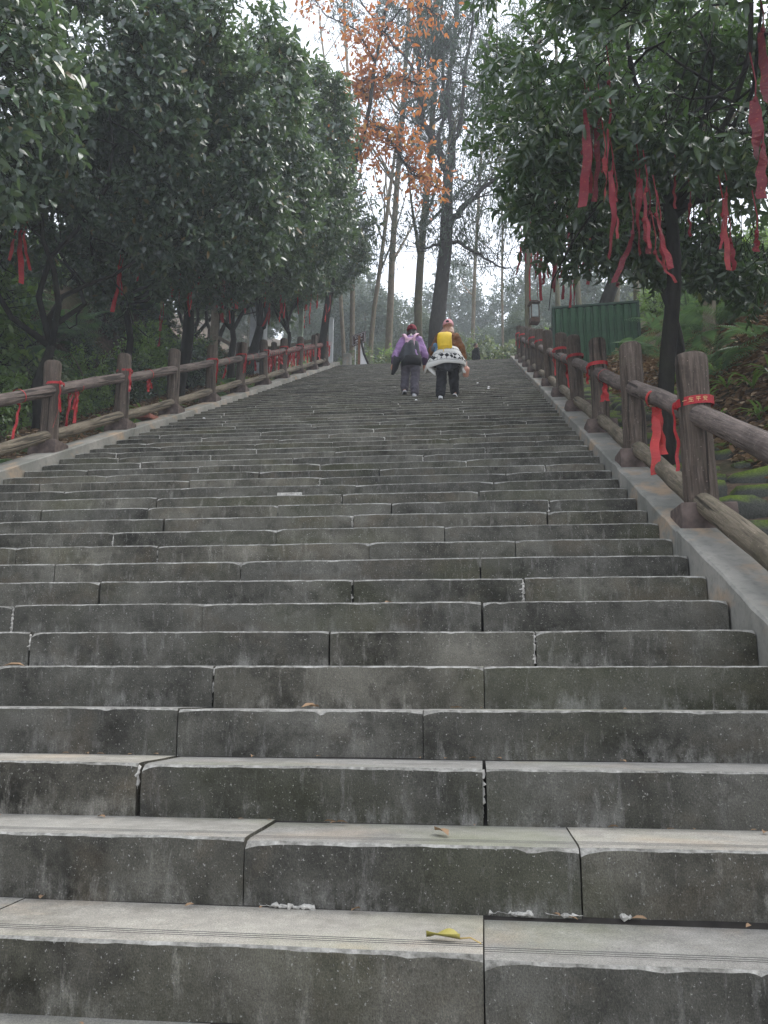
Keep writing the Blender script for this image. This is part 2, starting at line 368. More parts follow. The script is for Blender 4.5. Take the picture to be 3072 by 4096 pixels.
for k in range(-5, KTOP+1):
    js = sorted(JOINTS.get(k, []))
    xs_ = [XL]
    if js:
        left = js[0]
        fill = []; x = left
        while x-XL > 1.7: x -= rj.uniform(.9, 1.45); fill.append(x)
        xs_ += sorted(fill)+js; x = js[-1]
        while XR-x > 1.6: x += rj.uniform(.95, 1.3); xs_.append(x)
    else:
        x = XL+rj.uniform(.45, 1.3)
        while x < XR-.4: xs_.append(x); x += rj.uniform(.85, 1.75)
    xs_.append(XR)
    y0, z0 = NOS_Y+k*TRD, NOS_Z+(k-1)*RIS
    for a, b in zip(xs_[:-1], xs_[1:]):
        gap = rj.choice((.002, .003, .004, .007) if k < 2 else (.003, .005, .009, .015, .02))
        L = b-a-gap; near = k < 14
        mb = stone_mesh(L, rj.randrange(10**6), max(4, int(L/(.012 if k < 4 else .02 if k < 8 else .045 if near else .12))), k <= 1, 1.0 if k < 26 else .6)
        loc = ((a+b)/2, y0+rj.uniform(-.006, .006), z0+rj.uniform(-.004, .003)-(.012 if (k == 0 and a > -.1) else 0))
        rz = rj.uniform(-.004, .004); ry = rj.uniform(-.003, .003)
        if n_stones < 298:
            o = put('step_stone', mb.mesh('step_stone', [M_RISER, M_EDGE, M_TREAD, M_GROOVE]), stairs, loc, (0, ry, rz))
            n_stones += 1
        else: far_mb.add(np.concatenate(mb.v)+np.array(loc), mb.f); far_mb.mi[-len(mb.f):] = mb.mi
        if b < XR-.01: joints_at.append((k, b, loc[1], z0, gap))
if far_mb.f: tag(far_mb.build('upper_step_stones', [M_RISER, M_EDGE, M_TREAD, M_GROOVE], stairs), kind='stuff')
core = MB()
prof = [(-6, line(-6)-.2)] + [(YTOP+1.5, ZTOP-.2)]
ya, yb = NOS_Y-5*TRD-.5, YTOP+.4
core.add([[x, y, line(y)+dz] for x in (XL+.01, XR-.01) for (y, dz) in ((ya, -.9), (yb, -.9), (yb, -.175), (ya, -.175))],
         [(0, 1, 2, 3), (7, 6, 5, 4), (0, 4, 5, 1), (1, 5, 6, 2), (2, 6, 7, 3), (3, 7, 4, 0)])
core.build('stair_bed', M_BED, stairs)
# mortar lumps squeezed out of joints
def lump(c, d, n, seed, rmax=.0085):
    """a crusty ragged bead of mortar along the longest side of d"""
    rs = np.random.default_rng(seed); mb = MB(); ax = int(np.argmax(d)); k = max(6, int(d[ax]/.007))
    P = np.tile(np.array(c, float), (k, 1)); P[:, ax] += np.linspace(-.5, .5, k)*d[ax]; P += rs.normal(size=(k, 3))*np.array([.0018, .001, .0018]); gate = (np.sin(np.arange(k)*.55+rs.random()*6)+np.sin(np.arange(k)*.21+rs.random()*6)) > -.5
    r = np.where(gate | (rmax > .009), rs.uniform(rmax*.35, rmax*1.15, k), .0008)
    mb.tube(P, r, 6, flat=1.0, jit=.9); return mb
rs = random.Random(3)
for (k, x, y, z, gp) in joints_at:
    if k < 2 or k > 34 or gp < .008 or rs.random() > .85: continue
    hgt = rs.choice((.5, .9, .9))*RIS
    lump((x-gp/2, y+.012, z+RIS-hgt/2-.004), (.008, .006, hgt*.9), 14 if k < 12 else 8, rs.randrange(9999), min(gp/2+.004, .0085 if k < 5 else 1)).build('mortar_fill', M_MORTAR, stairs)
z1 = NOS_Z
for (pa, pb, n) in ((1045, 1260, 22), (1955, 2135, 20), (2180, 2330, 18), (2480, 2525, 6)):
    a = atY(pa, 3640, NOS_Y+TRD)[0]; b = atY(pb, 3640, NOS_Y+TRD)[0]
    lump(((a+b)/2, NOS_Y+TRD-.004, z1+.004), (b-a, .012, .008), n, pa).build('mortar_fill', M_MORTAR, stairs)
p = atY(1160, 1940, NOS_Y+14*TRD)
k14 = 14; px = float(p[0])
pm = MB().box((px, NOS_Y+k14*TRD-.004, NOS_Z+(k14-1)*RIS+RIS*.42), (.22, .012, RIS*.42)); pm.build('mortar_patch', M_MORTAR, stairs)
# landing at the head of the stairs
land = MB(); land.box(((XL+XR)/2, YTOP+TRD+2.6, ZTOP-.06), (XR-XL, 5.2, .12)); o = land.build('landing', M_TREAD)
tag(o, 'paved stone landing at the head of the stairs', kind='structure')
# ------------------------------------------------------------------ kerbs beside the stairs
def kerb(xa, xb, label, y0, dy, n, drop):
    t = thing('stair_kerb', label, 'kerb')
    for i in range(n):
        ya, yb = y0+i*dy+.006, y0+(i+1)*dy-.006
        if ya > YTOP+.4: break
        yb = min(yb, YTOP+.5); m_ = 14
        off = random.uniform(-.012, .012); yy = np.linspace(ya, yb, m_+1); V = []
        for y in yy:
            w1 = random.uniform(-.004, .004); zt = line(y)+.085+off+w1*.6
            V += [(xa, y, line(y)-drop), (xa+w1, y, zt-.012), (xa+.012, y, zt), (xb-.012, y, zt), (xb, y, zt-.012), (xb, y, line(y)-drop)]
        F = [(j*6+q, j*6+q+1, j*6+q+7, j*6+q+6) for j in range(m_) for q in range(5)]
        F += [tuple(range(5, -1, -1)), tuple(m_*6+q for q in range(6))]
        mb = MB(); mb.add(V, F); mb.build('kerb_slab', M_CONC, t)
    return t
PR0, PRD, PL0, PLD = 5.36, 2.02, 9.05, 1.89
kerb(XR+.002, XR+.44, 'stained concrete kerb under the log fence beside the mossy stones', PR0-5*PRD-.15, PRD, 20, .55)
kerb(XL-.30, XL-.002, 'plain grey concrete kerb along the fence in front of the fern bank', PL0-9*PLD, PLD*2, 16, .55)
# ------------------------------------------------------------------ log fences
def post_mesh(seed, h=1.15, r=.1):
    rs = np.random.default_rng(seed); n = 28; mb = MB()
    prof = [(r*1.04, 0), (r*1.02, .1), (r*rs.uniform(.96, 1.04), .25), (r*rs.uniform(.96, 1.03), .45), (r*rs.uniform(.95, 1.03), .65), (r*rs.uniform(.95, 1.02), .85), (r*.985, h-.05), (r*.95, h-.02), (r*.82, h-.004), (r*.5, h+.004), (.01, h+.006)]
    mb.lathe(prof, n); V = mb.v[0]; a = np.arctan2(V[:, 1], V[:, 0])
    k = 1+.04*np.sin(a*2+rs.random()*6)+.03*np.sin(a*5+rs.random()*6+V[:, 2]*3)+.018*np.sin(a*9+rs.random()*6+V[:, 2]*5); V[:, 0] *= k; V[:, 1] *= k
    V[:, 0] += np.sin(V[:, 2]*2.2+rs.random()*6)*.008
    return mb.mesh('post', M_POST, True)
def rail_mesh(L, r, mat, seed):
    rs = np.random.default_rng(seed); mb = MB(); n = 14
    zs = [-L/2, -L/2+.012, -L/2+.04]+list(np.linspace(-L/2+.15, L/2-.15, 7))+[L/2-.04, L/2-.012, L/2]
    rr = [r*.55, r*.85, r]+[r*(1+rs.uniform(-.05, .05)) for _ in range(7)]+[r, r*.85, r*.55]
    mb.lathe(list(zip(rr, zs)), n); V = mb.v[0]; ph = rs.random()*6
    V[:, 0] += np.sin(V[:, 2]*2.1+ph)*.01; V[:, 1] += np.cos(V[:, 2]*1.7+ph)*.008
    return mb.mesh('rail', mat, True)
POSTS = [post_mesh(i) for i in range(4)]
TH = math.atan(SLOPE)
def log_fence(name, label, X, y0, dy, n0, n1, up, low):
    t = thing(name, label, 'fence')
    L = dy/math.cos(TH)+.02
    RU = [rail_mesh(L, .069, M_RAIL, s_) for s_ in (1, 2, 3)]; RL = [rail_mesh(L, .066, M_RAILLOW, s_) for s_ in (4, 5, 6)]
    for i in range(n0, n1):
        y = y0+i*dy
        if y > YTOP-.1: break
        put('post', POSTS[i % 4], t, (X+random.uniform(-.012, .012), y, line(y)+.03), (random.uniform(-.025, .025), random.uniform(-.025, .025), random.random()*6))
        b = MB(); zb, zt = line(y-.16)+.06, line(y)+.17
        b.add([(-.17, -.16, line(y-.16)+.05-line(y)), (.17, -.16, line(y-.16)+.05-line(y)), (.17, .16, line(y+.16)+.05-line(y)), (-.17, .16, line(y+.16)+.05-line(y)),
               (-.165, -.155, .175), (.165, -.155, .175), (.165, .155, .19), (-.165, .155, .19)],
              [(3, 2, 1, 0), (4, 5, 6, 7), (0, 1, 5, 4), (1, 2, 6, 5), (2, 3, 7, 6), (3, 0, 4, 7)])
        bo = b.build('base_block', M_BLOCK, t, loc=(X, y, line(y)))
        bv = bo.modifiers.new('bevel', 'BEVEL'); bv.width = .008; bv.segments = 2
        if y+dy < YTOP-.1 or i == n1-1:
            for rails, hgt in ((RU, up), (RL, low)):
                put('rail', rails[i % 3], t, (X+random.uniform(-.006, .006), y+dy/2, line(y+dy/2)+hgt+random.uniform(-.012, .012)), (-(math.pi/2-TH), 0, 0) if False else (TH-math.pi/2, 0, 0))
    return t
XPR, XPL = 1.39, -4.99
log_fence('log_fence', 'brown log fence on the stained kerb beside the mossy stones', XPR, PR0, PRD, -3, 12, .77, .21)
log_fence('log_fence', 'brown log fence on the grey kerb in front of the fern bank', XPL, PL0, PLD, -4, 11, .83, .27)
# ------------------------------------------------------------------ leaves
LEAF4 = (np.array([[0, 0, 0], [.24, .44, .07], [.64, .45, .05], [1, 0, -.12], [.64, -.45, -.01], [.24, -.44, .03]]), np.array([[0, 1, 5], [1, 2, 4], [1, 4, 5], [2, 3, 4]]))
LEAF8 = (np.array([[0, 0, 0], [.28, .42, .1], [.66, .40, .06], [1, 0, -.12], [.66, -.40, .06], [.28, -.42, .1], [.3, 0, .02], [.66, 0, -.02]]),
         np.array([[0, 1, 6], [1, 2, 7], [1, 7, 6], [2, 3, 7], [3, 4, 7], [4, 5, 7], [5, 6, 7], [5, 0, 6]]))
LEAF2 = (np.array([[0, 0, 0], [.5, .5, .08], [1, 0, -.05], [.5, -.5, .08]]), np.array([[0, 1, 2], [0, 2, 3]]))
def unit(a): return a/(np.linalg.norm(a, axis=-1, keepdims=True)+1e-9)
def leaves(P, A, N, L, W, tpl):
    """leaf blades at P along A with face normal near N"""
    TV, TF = tpl; n = len(P); A = unit(A); B = unit(np.cross(N, A)); C = np.cross(A, B)
    L = np.broadcast_to(L, (n,)); W = np.broadcast_to(W, (n,))
    V = P[:, None]+A[:, None]*(TV[None, :, 0]*L[:, None])[..., None]+B[:, None]*(TV[None, :, 1]*W[:, None])[..., None]+C[:, None]*(TV[None, :, 2]*L[:, None])[..., None]
    F = (np.arange(n)*len(TV))[:, None, None]+TF[None]
    return V.reshape(-1, 3), F.reshape(-1, 3)
def pnoise(P, f, seed):
    x, y, z = (P*f).T
    return (np.sin(x*1.3+seed)+np.sin(y*1.7+seed*2)+np.sin(z*1.9+seed*3)+np.sin((x+y)*1.1+seed)+np.sin((y-z)*1.5+seed*1.3)+np.sin((x+z)*2.3+seed*.4))/6
def lobe_points(lobes, n, rs, lo=.7, hi=1.04, gap=-.25, gf=1.6, seed=0):
    lobes = np.array(lobes, float); wgt = np.prod(lobes[:, 3:6], 1)**.67; wgt /= wgt.sum()
    P = []; N = []; tot = 0
    while tot < n:
        m = n*2; k = rs.choice(len(lobes), m, p=wgt); d = unit(rs.normal(size=(m, 3)))
        r = lo+(hi-lo)*rs.random(m)**.6
        p = lobes[k, :3]+d*lobes[k, 3:6]*r[:, None]; nn = unit(d/lobes[k, 3:6])
        q = np.min(np.linalg.norm((p[:, None]-lobes[None, :, :3])/lobes[None, :, 3:6], axis=2), axis=1)
        ok = (q > lo*.92) & (pnoise(p, gf, seed) > gap)
        P.append(p[ok]); N.append(nn[ok]); tot += ok.sum()
    return np.concatenate(P)[:n], np.concatenate(N)[:n]
def sprays(P, N, rs, m, length, L, W, tpl, up=.1, droop=.2, spread=.6):
    """a twig with m leaves at each point; returns leaf mesh arrays and the twig segments"""
    n = len(P); d = unit(N*.75+np.array([0, 0, up-droop])+rs.normal(size=(n, 3))*spread*.6)
    ref = unit(rs.normal(size=(n, 3))); s = unit(np.cross(d, ref))
    pos = []; ax = []; nr = []
    for i in range(m):
        f = (i+.6)/m; sgn = 1 if i % 2 else -1
        side = s*sgn if i % 4 < 2 else np.cross(d, s)*sgn
        pos.append(P+d*length*f*(.8+.4*rs.random((n, 1)))); ax.append(d*.55+side*.8+np.array([0, 0, -.18])+rs.normal(size=(n, 3))*.25)
        nr.append(N*.55+np.array([0, 0, .5])+rs.normal(size=(n, 3))*.45)
    pos = np.concatenate(pos); ax = np.concatenate(ax); nr = np.concatenate(nr); k = len(pos)
    V, F = leaves(pos, ax, nr, L*(.65+.6*rs.random(k)), W*(.7+.5*rs.random(k)), tpl)
    return V, F, (P-d*length*.6, P+d*length)
def twigs(a, b, r):
    n = len(a); d = unit(b-a); u = unit(np.cross(d, np.array([.3, .5, .8]))); v = np.cross(d, u)
    V = np.concatenate([np.stack([a+u*r, a-u*.5*r+v*.87*r, a-u*.5*r-v*.87*r, b], 1)]).reshape(-1, 3)
    F = (np.arange(n)*4)[:, None, None]+np.array([[0, 1, 3], [1, 2, 3], [2, 0, 3]])[None]
    return V, F.reshape(-1, 3)
def foliage_mesh(name, lobes, n, m, L, W, tpl, mat, seed, length=.3, twig=None, **kw):
    rs = np.random.default_rng(seed); lp = {k: kw.pop(k) for k in ('lo', 'hi', 'gap', 'gf') if k in kw}
    P, N = lobe_points(lobes, n, rs, seed=seed, **lp)
    V, F, (a, b) = sprays(P, N, rs, m, length, L, W, tpl, **kw); mi = np.zeros(len(F), int); mats = [mat]
    if twig is not None:
        V2, F2 = twigs(a, b, .006); F2 = F2+len(V); V = np.concatenate([V, V2]); F = np.concatenate([F, F2])
        mi = np.concatenate([mi, np.ones(len(F2), int)]); mats = [mat, twig]
    return fastmesh(name, V, F, mats, mi)
def branch_path(a, b, rs, k=6, wob=.12, sag=0.0):
    a = np.array(a, float); b = np.array(b, float); t = np.linspace(0, 1, k)[:, None]; L = np.linalg.norm(b-a)
    w_ = (rs.normal(size=(1, 3))*np.sin(t*math.pi)+rs.normal(size=(1, 3))*.6*np.sin(t*2*math.pi)+rs.normal(size=(1, 3))*.3*np.sin(t*3*math.pi))*wob*L*.5; return a+(b-a)*t+w_+np.array([0, 0, sag])*np.sin(t*math.pi)*L
def grow_tree(mb, base, d0, height, r0, rs, levels, nchild, ang, up, n0=9, taper=.45, k0=12, lenf=.55, first=.35, wob=.05):
    """tapered trunk with limbs; returns twig ends (position, direction)"""
    tips = []
    def br(p, d, L, r, lv):
        k = k0 if lv == 0 else 6; pts = [np.array(p, float)]; dd = np.array(d, float); dd /= np.linalg.norm(dd)
        for i in range(k-1):
            dd = dd+rs.normal(size=3)*wob*(1+lv)+np.array([0, 0, up*(lv > 0)]); dd /= np.linalg.norm(dd)
            pts.append(pts[-1]+dd*L/(k-1))
        pts = np.array(pts); rad = np.linspace(r, r*taper if lv == 0 else r*.35, k)
        if lv == 0: rad[0] *= 1.25
        mb.tube(pts, rad, n0 if lv == 0 else (6 if lv == 1 else 4), cap=(lv == 0))
        if lv >= levels: tips.append((pts[-1], dd)); tips.append((pts[-3], dd)); return
        for c in range(nchild[lv]):
            f = first+(1-first)*((c+rs.random()*.8)/nchild[lv]) if lv == 0 else .35+.65*((c+.7*rs.random())/nchild[lv])
            i = min(int(f*(k-1)), k-1); az = rs.random()*6.28
            t = pts[i]-pts[max(i-1, 0)]; t = t/(np.linalg.norm(t)+1e-9)
            u = np.cross(t, [.31, .77, .2]); u /= np.linalg.norm(u); v = np.cross(t, u)
            a = ang[lv]*(.7+.6*rs.random()); nd = t*math.cos(a)+(u*math.cos(az)+v*math.sin(az))*math.sin(a)
            br(pts[i], nd, L*lenf*(.6+.6*rs.random())*(1.15-.55*f), rad[i]*(.62 if lv else .5), lv+1)
        tips.append((pts[-1], dd))
    br(base, d0, height, r0, 0); return tips
# ------------------------------------------------------------------ evergreen trees along the stairs
LOBES_A = [(0, 0, 4.6, 2.3, 2.3, 2.2), (1.5, .4, 3.6, 1.9, 1.8, 1.25), (-1.3, .9, 3.7, 1.8, 1.7, 1.3), (.3, -1.6, 3.5, 1.8, 1.7, 1.25), (.2, 1.6, 4.0, 1.7, 1.7, 1.4), (.4, .2, 6.3, 1.6, 1.6, 1.5), (2.3, -1.0, 3.2, 1.3, 1.2, .8), (-1.4, -1.2, 4.6, 1.6, 1.6, 1.3), (1.4, 1.4, 5.2, 1.4, 1.4, 1.2)]
LOBES_B = [(0, 0, 4.9, 2.1, 2.2, 2.4), (1.7, -.5, 3.5, 1.7, 1.7, 1.15), (-1.2, -1.1, 3.5, 1.8, 1.6, 1.2), (-.6, 1.7, 3.6, 1.7, 1.7, 1.3), (1.2, 1.3, 4.5, 1.6, 1.6, 1.3), (-.2, -.3, 6.8, 1.5, 1.5, 1.5), (-2.2, .4, 3.9, 1.2, 1.3, 1.0), (1.3, -1.3, 5.2, 1.4, 1.4, 1.3)]
CROWN = [foliage_mesh('crown', L_, 4100, 11, .16, .064, LEAF4, M_LEAF, 21+i, .36, M_BARK, gap=-.06, gf=2.3, lo=.83) for i, L_ in enumerate((LOBES_A, LOBES_B))]
def near_leaves(t, lobes, n, L, W, mat, seed, toward):
    """a few of the largest leaves as pieces of their own"""
    rs = np.random.default_rng(seed); V, F = leaves(np.zeros((1, 3)), np.array([[1., 0, 0]]), np.array([[0, 0, 1.]]), L, W, LEAF8)
    me = fastmesh('leaf', V, F, mat)
    P, N = lobe_points(lobes, n*6, rs, .98, 1.06, -2); s = N@np.array(toward); idx = np.argsort(-s)[:n]
    for i in idx: put('leaf', me, t, P[i], (rs.uniform(-.6, .6), rs.uniform(-.3, .8), rs.uniform(0, 6.28)), rs.uniform(.8, 1.25))
def evergreen(x, y, label, crown, lobes, rz, sc, trunk_h, forks, r, lean, seed, nleaf=0, lift=1.4, shift=0.0):
    rs = np.random.default_rng(seed); z = gh(x, y)
    t = thing('evergreen_tree', label, 'tree', (x, y, z-.08), 0, 'evergreen trees hung with ribbons')
    trunk_h += .45; mb = MB(); top = np.array([lean[0], lean[1], trunk_h]); mb.tube(branch_path((0, 0, 0), top, rs, 7, .06), np.linspace(r*1.25, r*.85, 7), 10, jit=.08)
    mb.build('trunk', M_BARK, t, True)
    lb = np.array(lobes)*sc; lb[:, 2] += lift; c, s = math.cos(rz), math.sin(rz)
    for i in range(forks):
        L_ = lb[i % len(lb)]; e = np.array([L_[0]*c-L_[1]*s+shift, L_[0]*s+L_[1]*c, L_[2]]); lm = MB()
        pth = branch_path(top*.97, e, rs, 8, .14); lm.tube(pth, np.linspace(r*.66, r*.16, 8), 7, jit=.08)
        for j in range(4):
            q = pth[3+j]; dd = unit(rs.normal(size=3)+np.array([0, 0, .3])); lm.tube(branch_path(q, q+dd*rs.uniform(.8, 1.6), rs, 5, .2), np.linspace(r*.24, .008, 5), 5)
        lm.build('limb', M_BARK, t, True)
    f = put('crown', crown, t, (shift, 0, lift), (0, 0, rz), sc); tag(f, kind='stuff')
    if nleaf: near_leaves(t, lb, nleaf, .17, .066, M_LEAF, seed+5, (.3, -.9, .1))
    return t
EV = [(-8.3, 7.6, 'dark evergreen tree overhanging the fence foot, most of it beyond the leaf-littered soil', 1, .3, 1.05, 1.9, 4, .12, (.1, .1), 40),
      (-7.0, 12.3, 'evergreen tree with a slim dark trunk forked low, by the shrubs and a wide ribbon', 0, 2.2, .98, 1.15, 5, .085, (.05, .1), 60),
      (-6.9, 15.2, 'evergreen tree on a thin leaning dark stem in front of the fern bank', 1, 4.0, .90, 2.1, 4, .07, (-.25, .15), 40),
      (-6.8, 17.8, 'evergreen tree on a thick straight dark trunk with ferns behind', 0, 5.1, .98, 2.0, 5, .135, (.1, .1), 0),
      (-6.75, 21.4, 'evergreen tree with a trunk splitting into a wide fork beside a pale trunk', 1, 1.2, .95, 1.3, 5, .09, (0, .1), 0),
      (-7.5, 25.6, 'evergreen tree on a stout leaning trunk in front of the white pillar', 0, 3.3, .95, 1.5, 4, .16, (.35, .2), 0),
      (-6.3, 25.8, 'evergreen tree with a thin trunk forking low near the fence end', 1, .2, .78, 1.2, 4, .07, (.1, .2), 0)]
for i, (x, y, lab, c, rz, sc, th, fk, r, lean, nl) in enumerate(EV): evergreen(x, y, lab, CROWN[c], (LOBES_A, LOBES_B)[c], rz, sc, th, fk, r, lean, 100+i, nl, 1.4, .75 if (x > -8 and y < 19) else 0)
# further evergreens up the left bank
for (x, y, c, rz, sc, lab) in ((-10.3, 30.5, 0, 1.7, 1.8, 'tall evergreen tree high on the bank, rising behind the ribboned trees'), (-12.5, 33.5, 1, 4.4, 1.75, 'tall evergreen tree up the bank behind the white pillar')):
    evergreen(x, y, lab, CROWN[c], (LOBES_A, LOBES_B)[c], rz, sc, 1.8, 4, .13, (.1, .1), 150+int(y))
# ---- the large-leaved tree over the right-hand fence
LOBES_R = [(1.0, -.2, 4.3, 2.1, 2.3, 1.7), (-.3, -1.0, 4.5, 1.45, 1.6, 1.4), (.6, -2.0, 3.7, 1.6, 1.5, 1.1), (2.2, .4, 3.6, 1.7, 1.8, 1.4), (-.2, .9, 4.9, 1.5, 1.6, 1.4), (1.2, -1.2, 5.6, 1.7, 1.7, 1.3), (1.6, 1.6, 4.4, 1.7, 1.7, 1.4), (-.5, .2, 3.45, .9, 1.0, .6), (.6, -.3, 3.2, 1.0, 1.2, .6)]
def right_tree():
    x, y = 1.93, 8.6; z = gh(x, y); rs = np.random.default_rng(77)
    t = thing('broadleaf_tree', 'broad-leaved evergreen tree on a straight slim trunk behind the log fence, hung with wide ribbons', 'tree', (x, y, z-.05), 0)
    mb = MB(); pth = branch_path((0, 0, 0), (.2, .05, 3.15), rs, 9, .03); mb.tube(pth, np.linspace(.09, .068, 9), 12, jit=.06); mb.build('trunk', M_BARK, t, True)
    for i, L_ in enumerate(LOBES_R[:8]):
        lm = MB(); pt = branch_path(pth[-1]-np.array([.003*i, 0, .05*i]), L_[:3], rs, 8, .12); lm.tube(pt, np.linspace(.042, .012, 8), 7)
        for j in range(5):
            q = pt[3+j % 4]; dd = unit(rs.normal(size=3)+np.array([0, -.2, -.05])); lm.tube(branch_path(q, q+dd*rs.uniform(.7, 1.5), rs, 5, .2), np.linspace(.018, .006, 5), 5)
        lm.build('limb', M_BARK, t, True)
    f = put('crown', foliage_mesh('crown', LOBES_R, 4000, 9, .145, .056, LEAF8, M_LEAFR, 78, .32, M_BARK, gap=-.16, gf=1.8, droop=.5, lo=.78), t); tag(f, kind='stuff')
    near_leaves(t, LOBES_R, 120, .15, .055, M_LEAFR, 79, (-.5, -.8, -.1))
right_tree()
def right_evergreen(x, y, lab, c, rz, sc, th, r, lean, seed, lift):
    evergreen(x, y, lab, CROWN[c], (LOBES_A, LOBES_B)[c], rz, sc, th, 4, r, lean, seed, 0, lift)
right_evergreen(3.3, 13.4, 'evergreen tree over the mossy stones, thin ribbons under its crown', 1, 2.0, .62, 2.3, .07, (-.3, .1), 180, 2.3)
right_evergreen(3.9, 24.5, 'evergreen tree on a dark leaning trunk behind the green metal shed', 0, .6, .72, 3.4, .19, (.6, .1), 181, 2.6)
# ------------------------------------------------------------------ tall trees at the head of the stairs
def tall_tree(name, label, base, lean, h, r, mat, seed, levels, nchild, ang, up, leafmat=None, nleaf=0, L=.16, W=.03, hang=.6, group=None, first=.35, lenf=.5, spread=.5, taper=.35, wob=.05, tpl=LEAF2):
    rs = np.random.default_rng(seed); t = thing(name, label, 'tree', base, 0, group)
    mb = MB(); tips = grow_tree(mb, (0, 0, 0), lean, h, r, rs, levels, nchild, ang, up, 12, taper, 14, lenf, first, wob)
    mb.build('trunk', mat, t, True)
    if leafmat is not None:
        P = np.array([a for a, b in tips]); k = rs.integers(0, len(P), nleaf); Q = P[k]+rs.normal(size=(nleaf, 3))*spread
        A = rs.normal(size=(nleaf, 3))+np.array([0, 0, -hang*2]); V, F = leaves(Q, A, rs.normal(size=(nleaf, 3)), L*(.6+.8*rs.random(nleaf)), W*(.7+.6*rs.random(nleaf)), tpl)
        tag(put('crown', fastmesh('crown', V, F, leafmat), t), kind='stuff')
    return t
def bpos(px, Y): p = atY(px, 1440, Y); return (float(p[0]), Y, gh(float(p[0]), Y)-.1)
# big dark tree: hand-shaped trunk and limbs, then feathery twigs
def big_tree():
    Y = 31.0; b = bpos(1735, Y); rs = np.random.default_rng(5)
    t = thing('broad_tree', 'tall dark-trunked tree with upswept limbs and fine drooping leaves behind the walkers', 'tree', b)
    def P(px, py, dy=0): return np.array(atY(px, py, Y+dy))-np.array(b)
    trunk = MB(); pth = np.array([(0, 0, 0), P(1748, 1300), P(1764, 1150), P(1782, 1000), P(1787, 880), P(1790, 760), P(1795, 680)])
    trunk.tube(pth, [.40, .31, .28, .265, .25, .21, .19], 16, jit=.05); trunk.build('trunk', M_BARKBIG, t, True)
    tips = []
    main = [([(1790, 900), (1835, 850), (1880, 800), (1950, 740), (2040, 690)], 0.165, -.8), ([(1793, 700), (1745, 570), (1690, 480), (1672, 330), (1672, 150), (1668, -80)], 0.180, .4),
            ([(1794, 690), (1810, 520), (1790, 380), (1815, 200), (1830, -100)], 0.188, .9), ([(1800, 600), (1840, 520), (1850, 400), (1880, 200), (1900, -60)], 0.120, -1.2),
            ([(1750, 590), (1762, 500), (1770, 330), (1760, 120), (1780, -100)], 0.098, 1.6), ([(1685, 350), (1640, 250), (1560, 160), (1480, 60), (1400, -60)], 0.083, -.6),
            ([(1850, 600), (1905, 480), (1930, 300), (1960, 80)], .08, 1.4), ([(1780, 970), (1840, 965), (1900, 1010), (1960, 1050), (2040, 1070)], .09, -.5), ([(1775, 980), (1725, 985), (1690, 1010)], .08, .3)]
    for pts, r, dy in main:
        k = len(pts); Q = np.array([P(a, c, dy*i/(k-1)) for i, (a, c) in enumerate(pts)])
        tt = np.linspace(0, k-1, k*3); Q = np.stack([np.interp(tt, np.arange(k), Q[:, j]) for j in range(3)], 1)+rs.normal(size=(k*3, 3))*.04
        lm = MB(); lm.tube(Q, np.linspace(r, r*.3, k*3), 8)
        for i in range(5, k*3, 1):
            for _ in range(2):
                dd = unit(rs.normal(size=3)*np.array([1, .8, .35])+np.array([0, 0, .45])); tips += grow_tree(lm, Q[i], dd, rs.uniform(1.6, 3.6), max(.014, r*.16), rs, 2, [4, 4], [.6, .6], .0, 5, .4, 6, .5, .35, .09)
        lm.build('limb', M_BARKBIG, t, True)
    Pt = np.array([a for a, d in tips]); n = 30000; k = rs.integers(0, len(Pt), n); Q = Pt[k]+rs.normal(size=(n, 3))*np.array([.12, .12, .22])-np.array([0, 0, .2])
    keep = Q[:, 2] > 7.0-2.0*rs.random(n); Q = Q[keep]; n = len(Q)
    A = rs.normal(size=(n, 3))*.5+np.array([0, 0, -1.0]); V, F = leaves(Q, A, rs.normal(size=(n, 3)), .24*(.6+.8*rs.random(n)), .034, LEAF2)
    tag(put('crown', fastmesh('crown', V, F, M_FEATH), t), kind='stuff')
big_tree()
def pole_tree(px0, px1, Y, w, label, mat, seed, twigs_=10, leafm=None, nl=0, group=None):  # several far stems get lighter bark, mist fade put into their colour
    b = bpos(px0, Y); e = atY(px1, 0, Y)-np.array(b); h = np.linalg.norm(e)*1.05
    return tall_tree('slender_tree', label, b, tuple(e/np.linalg.norm(e)), h, w, mat, seed, 2, [twigs_, 4], [.75, .6], .05, leafm, nl, .18, .06, .2, group, .3, .22, .45, .45, .022)
pole_tree(1675, 1710, 33, .19, 'mossy-trunked tree leaning up beside the tall dark tree', M_BARKMOSS, 61, 9, M_FEATH, 2600)
pole_tree(1540, 1690, 37, .18, 'pale slender tree leaning towards the tall dark tree', M_BARKPALE, 62, 11)
pole_tree(1470, 1520, 34, .115, 'straight thin grey-barked tree behind the brown sign', M_BARKPALE, 63, 12, M_HILL, 700)
pole_tree(1405, 1445, 36, .13, 'thin pale-barked tree just behind the brown sign', M_BARKPALE, 64, 10, M_HILL, 700)
pole_tree(1385, 1395, 39, .11, 'very thin bare tree at the edge of the evergreen crowns', M_BARKPALE, 65, 9)
pole_tree(1880, 1930, 42, .11, 'bare forked tree fading in the mist behind the man in black', M_BARKPALE, 66, 9)
pole_tree(2115, 2120, 27.5, .12, 'lichen-covered thin tree carrying the rusty lamp box', M_BARKMOSS, 67, 9, M_HILLY, 300)
pole_tree(2440, 2500, 30, .16, 'thin bare tree behind the shed, leaning uphill', M_BARKMOSS, 68, 10)
pole_tree(2560, 2480, 27, .11, 'thin bare tree beside the shed corner', M_BARKMOSS, 69, 10)
pole_tree(2330, 2250, 33, .13, 'thin bare tree rising over the middle of the shed', M_BARKMOSS, 70, 10)
